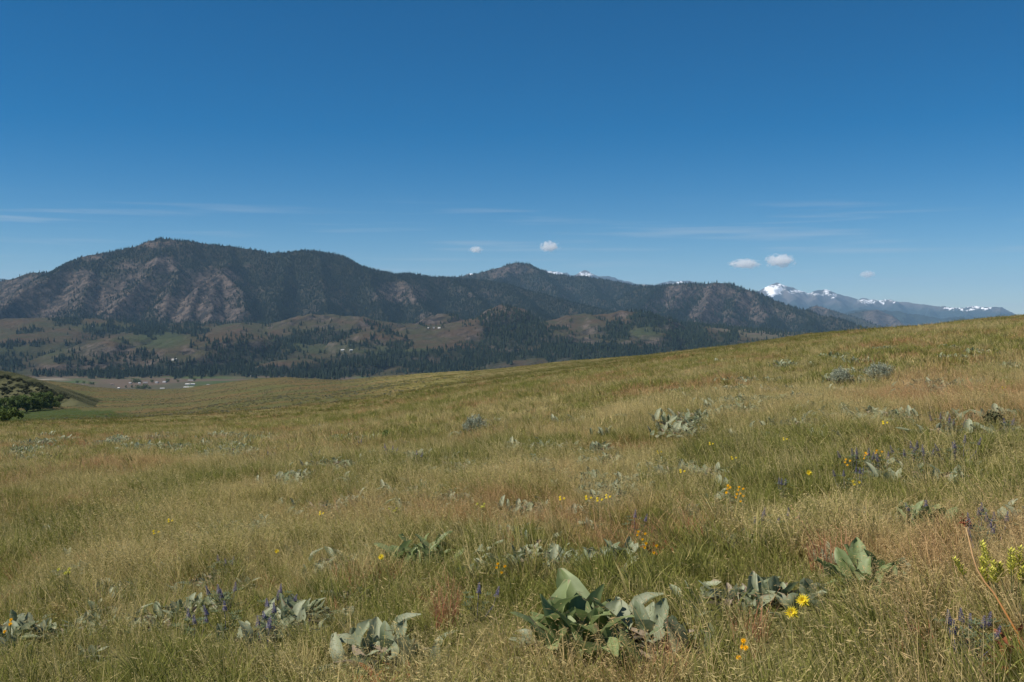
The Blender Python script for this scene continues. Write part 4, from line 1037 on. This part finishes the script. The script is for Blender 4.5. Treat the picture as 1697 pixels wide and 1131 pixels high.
# smaller clumps of the same plant that nothing tells apart, by zone
def zone_plants(label, group, cnt, px0, px1, r0, r1, kinds, smin, smax):
    k = 0; tries = 0
    while k < cnt and tries < cnt * 8:
        tries += 1
        px, row = RNG.uniform(px0, px1), RNG.uniform(r0, r1)
        if row < np.interp(px, PXS, FOLD) + 6: continue
        if fbm(np.array([px / 45.]), np.array([row / 18.]), 2, 211)[0] < .47: continue
        plant(kinds[int(RNG.integers(len(kinds)))], px, row, float(RNG.uniform(smin, smax)), label, group); k += 1
zone_plants('small silvery leaf clump in the band across the far left meadow', 'silvery clumps of the far left band', 62, 20, 440, 722, 768, ['row', 'wide'], .9, 1.4)
zone_plants('small silvery leaf clump scattered over the middle meadow', 'silvery clumps of the middle meadow', 55, 440, 1150, 700, 860, ['row', 'wide', 'grey'], .7, 1.1)
zone_plants('small silvery leaf clump on the upper right slope', 'silvery clumps of the upper right slope', 60, 1130, 1690, 575, 740, ['row', 'wide', 'grey'], .8, 1.2)
zone_plants('small faded leaf clump in the near left grass', 'faded clumps of the near left grass', 24, 10, 620, 870, 1000, ['sparse', 'grey'], .6, .9)
zone_plants('small faded leaf clump in the near right grass', 'faded clumps of the near right grass', 26, 760, 1690, 760, 960, ['sparse', 'grey'], .6, .9)

# ------------------------------------------------------------------ sagebrush
def sagebrush(h, w, seed):
    r = np.random.default_rng(seed)
    lf, st = MB(), MB()
    for i in range(70):
        az = r.uniform(0, 6.283); rr = w * .5 * math.sqrt(r.random())
        top = np.array([rr * math.cos(az), rr * math.sin(az), h * (1 - .45 * (rr / (w * .5)) ** 2) * r.uniform(.75, 1.08)])
        base = np.array([top[0] * .22, top[1] * .22, -.02]); mid_ = (base * .45 + top * .55) * np.array([1.08, 1.08, .9])
        if i < 26: st.tube([base, mid_, top * .96], [.012, .008, .003], 5, tint=r.uniform(.2, .9))
        m = 80; t = r.uniform(.45, 1.0, m)[:, None]
        p = mid_ + (top - mid_) * (t * 1.8 - .8) + r.normal(0, .022, (m, 3))
        d = (top - mid_) / np.linalg.norm(top - mid_) + r.normal(0, .55, (m, 3)); d /= np.linalg.norm(d, axis=1)[:, None]
        sd_ = np.cross(d, r.normal(0, 1, (m, 3))); sd_ /= np.linalg.norm(sd_, axis=1)[:, None]
        l = r.uniform(.018, .035, m)[:, None]
        v = np.stack([p, p + d * l * .6 + sd_ * .0085, p + d * l, p + d * l * .6 - sd_ * .0085], 1).reshape(-1, 3)
        q = np.arange(m) * 4
        lf.add(v, np.stack([q, q + 1, q + 2, q + 3], 1), np.repeat(np.clip(r.normal(.6, .25, m), 0, 1), 4))
    return [('foliage', lf.mesh('foliage', [M_SAGE])), ('stem', st.mesh('stem', [M_WOOD]))]
BP['sage1'], BP['sage2'], BP['sage3'] = sagebrush(.50, .62, 1), sagebrush(.56, .78, 2), sagebrush(.50, .56, 3)
plant('sage1', 789, 723, 1.05, 'round grey sagebrush alone left of the middle', 'sagebrush bushes', cat='shrub', name='sagebrush')
plant('sage2', 1459, 633, 1.0, 'wide grey sagebrush, the right one of the upper pair', 'sagebrush bushes', cat='shrub', name='sagebrush')
plant('sage3', 1392, 640, 1.05, 'small round sagebrush, the left one of the upper pair', 'sagebrush bushes', cat='shrub', name='sagebrush')
r_ = np.random.default_rng(8)
def low_shrub(seed, mat, h, w):
    return [('foliage', shrub_mesh(h, w, seed, mat, 1400, .022))]
BP['greenshrub'] = low_shrub(91, M_BROAD, .26, .5); BP['darkshrub'] = low_shrub(92, M_SHRUB, .3, .3)
plant('greenshrub', 645, 729, 1.1, 'low bright green shrub left of the round sagebrush', cat='shrub', name='low_shrub')
plant('darkshrub', 1651, 718, 1.0, 'small dark brown shrub near the right edge', cat='shrub', name='low_shrub')

# ------------------------------------------------------------------ flowers
def lupine(seed, spikes, h):
    r = np.random.default_rng(seed)
    lf = MB(); out = []
    for i in range(spikes * 5):
        az = r.uniform(0, 6.283); R = r.uniform(.02, .14); z = h * r.uniform(.2, .75)
        c = np.array([R * math.cos(az), R * math.sin(az), z])
        lf.tube([(c[0] * .2, c[1] * .2, 0), c * .6 + np.array([0, 0, .02]), c], .0018, 4, .4)
        for k in range(7):                            # palmate leaflets
            a2 = k * .9 + r.normal(0, .1); d = np.array([math.cos(a2), math.sin(a2), .35]); s = np.array([-math.sin(a2), math.cos(a2), 0])
            l = r.uniform(.03, .045)
            lf.add([c, c + d * l * .6 + s * .005, c + d * l, c + d * l * .6 - s * .005], [(0, 1, 2, 3)], r.uniform(0, 1))
    out.append(('foliage', lf.mesh('foliage', [M_LUPLEAF])))
    for i in range(spikes):
        sp_ = MB(); az = r.uniform(0, 6.283); R = r.uniform(.0, .09)
        b = np.array([R * math.cos(az), R * math.sin(az), 0]); top = np.array([b[0] * 1.7 + .02, b[1] * 1.7, h * r.uniform(.85, 1.15)])
        sp_.tube([b * .3, (b + top) * .5, top], .002, 4, .2)
        for q in range(54):
            t = q / 54; L = .075
            c = top - (top - b) / np.linalg.norm(top - b) * L * (1 - t)
            a2 = q * 2.4; rad = .016 * (1 - .7 * t)
            d = np.array([math.cos(a2), math.sin(a2), .3]); s = np.array([-math.sin(a2), math.cos(a2), .2])
            k = rad * .55
            sp_.add([c + d * rad * .25, c + d * rad + s * k, c + d * rad * 1.35, c + d * rad - s * k], [(0, 1, 2, 3)], r.uniform(0, 1))
        out.append(('flower_spike', sp_.mesh('flower_spike', [M_PURPLE])))
    return out
for i, (k, h) in enumerate(((3, .25), (4, .24), (2, .26))): BP['lup%d' % i] = lupine(50 + i, k, h)
LUP = [(371, 962, 'purple lupine above the bright pale leaf clump'), (373, 1018, 'purple lupine right of the bright pale leaf clump'), (375, 1058, 'purple lupine nearest the bottom at lower left'), (322, 1066, 'small purple lupine left of the nearest one at lower left'), (456, 1030, 'purple lupine at the left side of the dense silvery clump'),
       (456, 1062, 'purple lupine below the dense silvery clump'), (442, 1078, 'drooping purple lupine by the pale silvery leaves'), (1535, 876, 'twin spiked purple lupine beside the upright pale leaf'), (1627, 888, 'purple lupine left of the rusty dry stalk head'), (1653, 896, 'wide purple lupine right of the rusty dry stalk head'), (1618, 910, 'low purple lupine below the stalk head'),
       (1439, 790, 'left purple lupine of the row with orange flowers'), (1461, 790, 'purple lupine among the orange flowers'), (1417, 784, 'small purple lupine left of the orange flowers'), (1399, 820, 'purple lupine left below the orange flowers'), (1425, 808, 'purple lupine right below the orange flowers'), (1503, 778, 'purple lupine at the left end of the upper right drift'), (1520, 778, 'second purple lupine of the upper right drift'),
       (1533, 780, 'third purple lupine of the upper right drift'), (1581, 774, 'purple lupine in the middle of the upper right drift'), (1596, 768, 'tall purple lupine near the upper right drift end'), (1296, 826, 'pale purple lupine left of a lime yellow flower'), (1260, 892, 'single purple lupine above the plant with curled leaves'), (1305, 892, 'faint purple lupine beside the single one'), (1675, 728, 'purple lupine by the small dark shrub'), (1575, 724, 'left faint lupine of the upper far right'), (1560, 722, 'faint lupine beside the left faint one'),
       (1615, 1085, 'lupine at the bottom right below the dry stalk'), (1600, 1100, 'lower lupine at the bottom right'), (1051, 892, 'grey purple lupine above the rounded silver clump'), (597, 746, 'greyish lupine left below the low green shrub'), (645, 762, 'greyish lupine below the low green shrub'), (690, 776, 'pale lupine drift between green shrub and sagebrush'), (448, 768, 'far pale lupine at left'), (524, 768, 'second far pale lupine at left'), (791, 1030, 'faint lupine left of the large green plant')]
for i, (px, row, lab) in enumerate(LUP): plant('lup%d' % (i % 3), px, row, 1.0 if row > 800 else 1.25, lab, 'purple lupines', cat='flower', name='lupine')

def yellow_flower(seed, heads, h, mat, rad):
    r = np.random.default_rng(seed); st = MB(); out = []
    for k in range(heads):
        az = r.uniform(0, 6.283); R = 0 if heads == 1 else r.uniform(.02, .10)
        top = np.array([R * math.cos(az), R * math.sin(az), h * r.uniform(.85, 1.1)])
        st.tube([top * np.array([.2, .2, 0]), top * np.array([.6, .6, .55]), top], .0022, 5, .5)
        fl = MB(); nrm = np.array([-.22, -.86, .46]); u = np.cross(nrm, [0, 0, 1.]); u /= np.linalg.norm(u); v = np.cross(nrm, u)
        for ring, (cnt, rr, lift) in enumerate(((18, 1.0, .25), (14, .72, .55), (9, .40, .9))):
            for q in range(cnt):
                a = q * 6.283 / cnt + ring * .2 + r.normal(0, .05)
                d = math.cos(a) * u + math.sin(a) * v; s = -math.sin(a) * u + math.cos(a) * v
                e = d * rad * rr * r.uniform(.85, 1.1) + nrm * rad * lift * .6
                fl.add([top, top + e * .55 + s * rad * .10, top + e, top + e * .55 - s * rad * .10], [(0, 1, 2, 3)], r.uniform(0, 1))
        out.append(('flower_head', fl.mesh('flower_head', [mat])))
    return [('stem', st.mesh('stem', [M_STEM]))] + out
BP['salsify'] = yellow_flower(1, 1, .27, M_YELLOW, .036); BP['arnica'] = yellow_flower(2, 4, .26, M_ORANGE, .017); BP['yellow3'] = yellow_flower(3, 3, .32, M_YELLOW, .019); BP['lime'] = yellow_flower(4, 5, .3, M_LIME, .017)
FL = [('salsify', 1330, 1092, 1.05, 'yellow spiky flower, the right one of the pair at bottom right'), ('salsify', 1311, 1110, 1.0, 'yellow spiky flower, the left lower one of the pair at bottom right'), ('arnica', 1230, 1150, .9, 'orange flowers low at the bottom right of centre'), ('salsify', 632, 970, .8, 'lone yellow flower left of the upright green leaves'),
      ('arnica', 828, 984, .8, 'orange flower pair left of the arching silver line'), ('arnica', 1061, 926, .8, 'orange flower left of the red plant'), ('arnica', 1076, 956, .9, 'orange flower pair below the red plant'), ('arnica', 1206, 850, 1.0, 'left orange flower cluster at right of centre'), ('arnica', 1226, 848, .9, 'right orange flower cluster at right of centre'), ('arnica', 1224, 862, .9, 'lower orange flower cluster at right of centre'),
      ('yellow3', 930, 868, .8, 'pale yellow flowers at the left end of the central line'), ('yellow3', 975, 868, .8, 'yellow flowers left of middle in the central line'), ('yellow3', 993, 872, .8, 'yellow flowers at the middle of the central line'), ('yellow3', 1006, 866, .8, 'yellow flowers at the right end of the central line'), ('salsify', 1340, 830, 1.0, 'lime yellow flower in open grass at right'), ('yellow3', 1422, 854, .9, 'small yellow flowers below the lupine row'),
      ('arnica', 1403, 798, .9, 'left orange flowers in the lupine row'), ('arnica', 1434, 786, .9, 'middle orange flowers in the lupine row'), ('arnica', 1455, 782, .9, 'right orange flowers in the lupine row'), ('yellow3', 1466, 736, .9, 'yellow flower above the lupine row'), ('yellow3', 1130, 818, .8, 'yellow flower between the grey clumps'), ('yellow3', 1178, 766, .8, 'yellow flower above the grey tan clump'), ('yellow3', 1217, 794, .8, 'yellow flower right of the grey tan clump'),
      ('yellow3', 1094, 780, .8, 'yellow flower above the grey clump'), ('yellow3', 259, 924, .8, 'yellow flowers left of the low silver line'), ('yellow3', 281, 902, .8, 'yellow flower above the low silver line'), ('lime', 104, 1006, 1.0, 'greenish yellow flowers above the silvery row at left'), ('arnica', 16, 1088, .9, 'orange yellow flowers in the left edge clump'), ('salsify', 459, 950, .7, 'small yellow flower at the left of the grey clump'), ('yellow3', 531, 890, .8, 'yellow flower below the thin silver band'),
      ('lime', 649, 886, .9, 'pale yellow flowers below the silver band'), ('lime', 795, 880, .9, 'pale yellow flowers in the straw left of centre'), ('yellow3', 1300, 760, .8, 'small yellow flower at right in the straw'), ('yellow3', 1665, 668, .9, 'yellow flowers near the right edge of the upper slope')]
for k, px, row, s, lab in FL: plant(k, px, row, s, lab, 'yellow and orange meadow flowers', rz=float(RNG.uniform(-.5, .5)), cat='flower', name='yellow_flower' if k != 'arnica' else 'orange_flower')

# pale yellow paintbrush at the right edge
r = np.random.default_rng(77); st, br = MB(), MB()
for i in range(26):
    b = np.array([r.normal(0, .06), r.normal(0, .05), 0]); t = np.array([b[0] * 2.2, b[1] * 2.2, r.uniform(.24, .40)])
    st.tube([b, (b + t) * .5, t], .003, 5, .4)
    for q in range(34):
        f = q / 34; c = t + (b - t) * .32 * (1 - f); a = q * 2.4; rad = .030 * (1 - .5 * f)
        d = np.array([math.cos(a), math.sin(a), .9]); s = np.array([-math.sin(a), math.cos(a), 0])
        br.add([c, c + d * rad * .6 + s * .006, c + d * rad * 1.3, c + d * rad * .6 - s * .006], [(0, 1, 2, 3)], r.uniform(0, 1))
BP['brush'] = [('stem', st.mesh('stem', [M_STEM])), ('flower_spike', br.mesh('flower_spike', [M_LIME]))]
plant('brush', 1682, 1020, 1.0, 'bushy pale yellow paintbrush flower at the right edge', cat='flower', name='paintbrush_flower')

# dry orange stalk with rust leaves in the right corner
x, y, z = on_ground(1690, 1120)
e = bpy.data.objects.new('dock_plant', None); COL.objects.link(e); e.location = (x, y, z)
path = [(1700, 1100), (1687, 1051), (1671, 1023), (1659, 1003), (1647, 983), (1632, 965), (1620, 945), (1612, 922), (1607, 900), (1602, 878), (1599, 865)]
P = []
for i, (a, b) in enumerate(path):
    Y = y + .22 * i / 10 
    P.append((float(xat(a, b, Y)) - x, Y - y, float(zat(a, b, Y)) - z))
P[0] = (P[0][0], 0, 0.0)
m = MB(); m.tube(P, np.linspace(.0055, .0032, len(P)), 7, np.repeat(np.linspace(0, 1, len(P)), 7))
stk = link('stalk', m.mesh('stalk', [M_DOCK], True), e)
m = MB(); r = np.random.default_rng(5)
for q in range(60):
    c = np.array(P[-1]) + r.normal(0, .011, 3); d = r.normal(0, 1, 3); d /= np.linalg.norm(d); s = np.cross(d, r.normal(0, 1, 3)); s /= np.linalg.norm(s)
    m.add([c, c + d * .008 + s * .004, c + d * .016, c + d * .008 - s * .004], [(0, 1, 2, 3)], r.uniform(0, .5))
link('seed_head', m.mesh('seed_head', [M_REDLEAF]), stk)
m = MB()
for q in range(34): blade_leaf(m, (r.normal(.03, .06), r.normal(0, .07), r.uniform(0, .12)), r.uniform(0, 6.28), r.uniform(.3, 1.2), r.uniform(.06, .15), .03, r, curl=r.uniform(.3, 1), tint=r.uniform(0, 1))
link('rusty_leaf', m.mesh('rusty_leaf', [M_REDLEAF], True), e)
tag(e, 'bent dry orange stalk rising from rust red leaves in the bottom right corner', 'plant')

# rust-coloured tufts and the red plant
BP['rusttuft'] = [('blades', tuft('rust_blades', 401, 130, .07, .14, .30, .0026, .25, .2, M_RUSTG, .02))]
BP['rustfan'] = [('blades', tuft('rust_blades', 402, 90, .10, .12, .30, .0024, .5, .35, M_RUSTG, .10))]
m = MB(); r = np.random.default_rng(6)
for q in range(34): blade_leaf(m, (r.normal(0, .08), r.normal(0, .08), 0), r.uniform(0, 6.28), r.uniform(.3, 1.3), r.uniform(.05, .11), .03, r, curl=r.uniform(.2, 1), tint=r.uniform(0, 1))
BP['redleaf'] = [('foliage', m.mesh('foliage', [M_REDLEAF], True))]
plant('rusttuft', 739, 1040, 1.15, 'upright rust coloured grass tuft below the upright green leaves', name='rusty_tuft')
plant('rustfan', 1375, 945, 1.35, 'rosy dry tuft left of the leaning grass', name='rusty_tuft')
plant('rustfan', 1245, 1062, .95, 'pinkish dry tuft under the plant with curled leaves', name='rusty_tuft')
plant('rustfan', 1110, 1120, .9, 'pale brown dry tuft at the bottom right of the large green plant', name='rusty_tuft')
plant('redleaf', 627, 1130, 1.1, 'low rust red leafy plant at the bottom edge', name='red_leaf_plant')
plant('redleaf', 1095, 915, 1.0, 'red leafy plant among orange flowers', name='red_leaf_plant')
plant('rustfan', 1147, 892, 1.0, 'rusty dry tuft right of the red leafy plant', name='rusty_tuft')

# ------------------------------------------------------------------ the grass, thinned where plants stand
cover = [tuft('green_cover', 1, 46, .18, .07, .17, .0028, .8, .0, tint=(-.2, .35)), tuft('green_cover', 2, 46, .18, .08, .19, .0028, .8, .03, tint=(-.1, .5)),
         tuft('green_cover', 3, 46, .18, .08, .20, .0026, .8, .10, tint=(-.1, .6)), tuft('mixed_cover', 4, 42, .18, .08, .22, .0022, .8, .15, tint=(.1, .9)), tuft('straw_cover', 5, 38, .20, .08, .24, .0020, .9, .35, tint=(.5, 1.05))]
x, y = spread(34000, 2.0, 24, .64, 1.5)
lay('low_grass', 'short mixed green and straw grass of the near meadow', cover, x, y, .7, 1.25, .24)
bunch = [tuft('bunch', 6, 80, .07, .16, .34, .0042, .75, .03, tint=(-.25, .25)), tuft('bunch', 7, 64, .08, .16, .36, .0042, .6, .06, tint=(-.15, .4)),
         tuft('bunch', 8, 60, .08, .18, .38, .0036, .6, .18, tint=(-.05, .6)), tuft('bunch', 9, 52, .09, .16, .38, .0032, .7, .35, tint=(.3, 1.))]
x, y = spread(16000, 2.2, 26, .64, 1.4)
kp = RNG.random(len(x)) < smooth(.30, .62, fbm(x / .9, y / .9, 3, 151))
lay('bunch_grass', 'separate green bunches of taller grass in the near meadow', bunch, x[kp], y[kp], .6, 1.1)
midc = [tuft('green_cover', 11, 60, .40, .08, .20, .006, .7, .0, tint=(0, .5)), tuft('mixed_cover', 12, 60, .42, .08, .20, .0055, .7, .06, tint=(.1, .8)), tuft('straw_cover', 14, 55, .45, .08, .22, .005, .7, .3, tint=(.4, 1.))]
x, y = spread(28000, 20, 95, .64, 1.3)
lay('middle_grass', 'short grass of the middle meadow', midc, x, y, .75, 1.3, .3)
midb = [tuft('bunch', 15, 70, .12, .20, .38, .006, .9, .03, tint=(-.25, .3)), tuft('bunch', 16, 60, .14, .18, .36, .006, .9, .1, tint=(-.1, .6)), tuft('bunch', 17, 60, .14, .20, .38, .005, .8, .3, tint=(.4, 1.1))]
x, y = spread(19000, 22, 120, .64, 1.3)
kp = RNG.random(len(x)) < smooth(.32, .60, fbm(x / 2.2, y / 3.0, 3, 161))
lay('middle_bunch_grass', 'separate bunches of taller grass in the middle meadow', midb, x[kp], y[kp], .55, 1.1)
stems = [tuft('tall_stems', 31 + q, 9, .22, .28, .50, .0025, .45, .6, wind=-.22, tint=(.6, 1.1), seg=3) for q in range(3)]
x, y = spread(12000, 2.4, 26, .64, 1.35)
kp = fbm(x / 2.2, y / 2.2, 3, 141) > .40
lay('straw_stems', 'tall straw stems with seed heads over the near meadow', stems, x[kp], y[kp], .7, 1.15)
rusty = [tuft('rusty_tuft', 51 + q, 60, .14, .10, .26, .0026, .6, .3, M_RUSTG, tint=(0, 1)) for q in range(3)]
x, y = spread(32000, 2.4, 60, .64, 1.3)
gp, gr = proj(x, y, ground(x, y))
rb = blobs(gp, gr, [(739, 1010, 40, 50), (1100, 890, 70, 26), (1147, 870, 40, 20), (620, 960, 90, 20, .5), (1000, 840, 110, 16, .45), (1245, 1080, 50, 30, .8), (1100, 1110, 70, 20, .7), (1370, 910, 40, 60, .7), (150, 738, 150, 7, .8), (1440, 576, 30, 5), (640, 1120, 50, 30), (1670, 1060, 60, 60, .8), (480, 1010, 60, 30, .4), (1560, 700, 90, 18, .4), (300, 985, 60, 14, .5), (940, 960, 80, 12, .4)], .6)
kp = RNG.random(len(x)) < np.maximum(.55 * rb, .16 * smooth(.58, .70, fbm(x / 2.4, y / 3.4, 4, 171)))
lay('rusty_grass', 'drifts of dry rust red grass in the meadow', rusty, x[kp], y[kp], .6, 1.1, .22)
M_GRASSFAR = leafy('upper_meadow_grass', lambda ns, ls: mixrgb(ns, ls, .38, grass_colour(ns, ls, attr(ns, 'tint').outputs['Fac']), (0.06, 0.055, 0.02)), 0.30)
far = [tuft('far_tuft', 21, 50, 1.1, .14, .28, .016, .6, .0, M_GRASSFAR, tint=(-.2, .3)), tuft('far_tuft', 22, 50, 1.1, .12, .3, .016, .6, .0, M_GRASSFAR, tint=(0., .5)), tuft('far_tuft', 23, 50, 1.1, .12, .3, .015, .6, .0, M_GRASSFAR, tint=(.1, .7))]
x, y = spread(34000, 85, 620, .66, 1.15)
kp = (RNG.random(len(x)) > zone_sage(x, y) * .62)
x, y = x[kp], y[kp]
lay('upper_grass', 'grass of the upper meadow towards the crest', far, x, y, .65, 1.1)

# ------------------------------------------------------------------ clouds over the range
def cloud_mat(name, seed):
    m, ns, ls = newmat(name)
    tcn = ns.new('ShaderNodeTexCoord'); mpn = ns.new('ShaderNodeMapping'); mpn.inputs['Location'].default_value = (seed * 3.1, seed, 0); mpn.inputs['Scale'].default_value = (2.6, 1.5, 1.3)
    ls.new(tcn.outputs['Object'], mpn.inputs['Vector'])
    nz = noise(ns, ls, 1.5, 7, mpn.outputs[0], .66)
    ln = ns.new('ShaderNodeVectorMath'); ln.operation = 'LENGTH'; ls.new(tcn.outputs['Object'], ln.inputs[0])
    d = mathn(ns, ls, 'SUBTRACT', mathn(ns, ls, 'ADD', mathn(ns, ls, 'MULTIPLY', mathn(ns, ls, 'SUBTRACT', nz, .5), 2.6), .74), ln.outputs['Value'])
    v = ns.new('ShaderNodeVolumePrincipled')
    v.inputs['Color'].default_value = (1, .995, .99, 1); v.inputs['Anisotropy'].default_value = .0
    ls.new(ramp(ns, ls, d, -.02, .30, .0060), v.inputs['Density'])
    o = ns.new('ShaderNodeOutputMaterial'); ls.new(v.outputs[0], o.inputs['Volume'])
    return m
CL = [(910, 409, 19, 9, 'lone small white cloud above the rounded summit'), (1293, 433, 28, 11, 'largest small white cloud, above the snowy peak'), (1233, 438, 30, 8, 'flat thin cloud left of the largest cloud'), (1437, 455, 15, 6, 'tiny cloud at the right over the snowy range'), (789, 414, 13, 6, 'tiny faint cloud left of the lone white cloud')]
import bmesh
for i, (px, row, w, h, lab) in enumerate(CL):
    Y = 34000.
    bm = bmesh.new(); bmesh.ops.create_icosphere(bm, subdivisions=3, radius=1.0)
    me = bpy.data.meshes.new('cloud'); bm.to_mesh(me); bm.free()
    me.materials.append(cloud_mat('cloud_vapour', i + 1))
    o = link('cloud', me, None, (float(xat(px, row, Y)), Y, float(zat(px, row, Y))))
    o.scale = (w * 1.08 * Y / F, w * .9 * Y / F, h * 1.25 * Y / F)
    tag(o, lab, 'cloud', 'small white clouds')

# ------------------------------------------------------------------ the air between
bm = bmesh.new(); bmesh.ops.create_cube(bm, size=1.0)
me = bpy.data.meshes.new('haze'); bm.to_mesh(me); bm.free()
m, ns, ls = newmat('haze_air')
v = ns.new('ShaderNodeVolumePrincipled'); v.inputs['Color'].default_value = (.40, .68, 1.0, 1); v.inputs['Density'].default_value = 2.7e-5
o_ = ns.new('ShaderNodeOutputMaterial'); ls.new(v.outputs[0], o_.inputs['Volume'])
me.materials.append(m)
hz_ = link('haze', me)
hz_.scale = (62000, 40000, 1080 + 222); hz_.location = (0, 10500, 0)
hz_.location.z = 1080 - (1080 + 222) / 2
tag(hz_, 'thin blue haze in the air', kind='stuff')
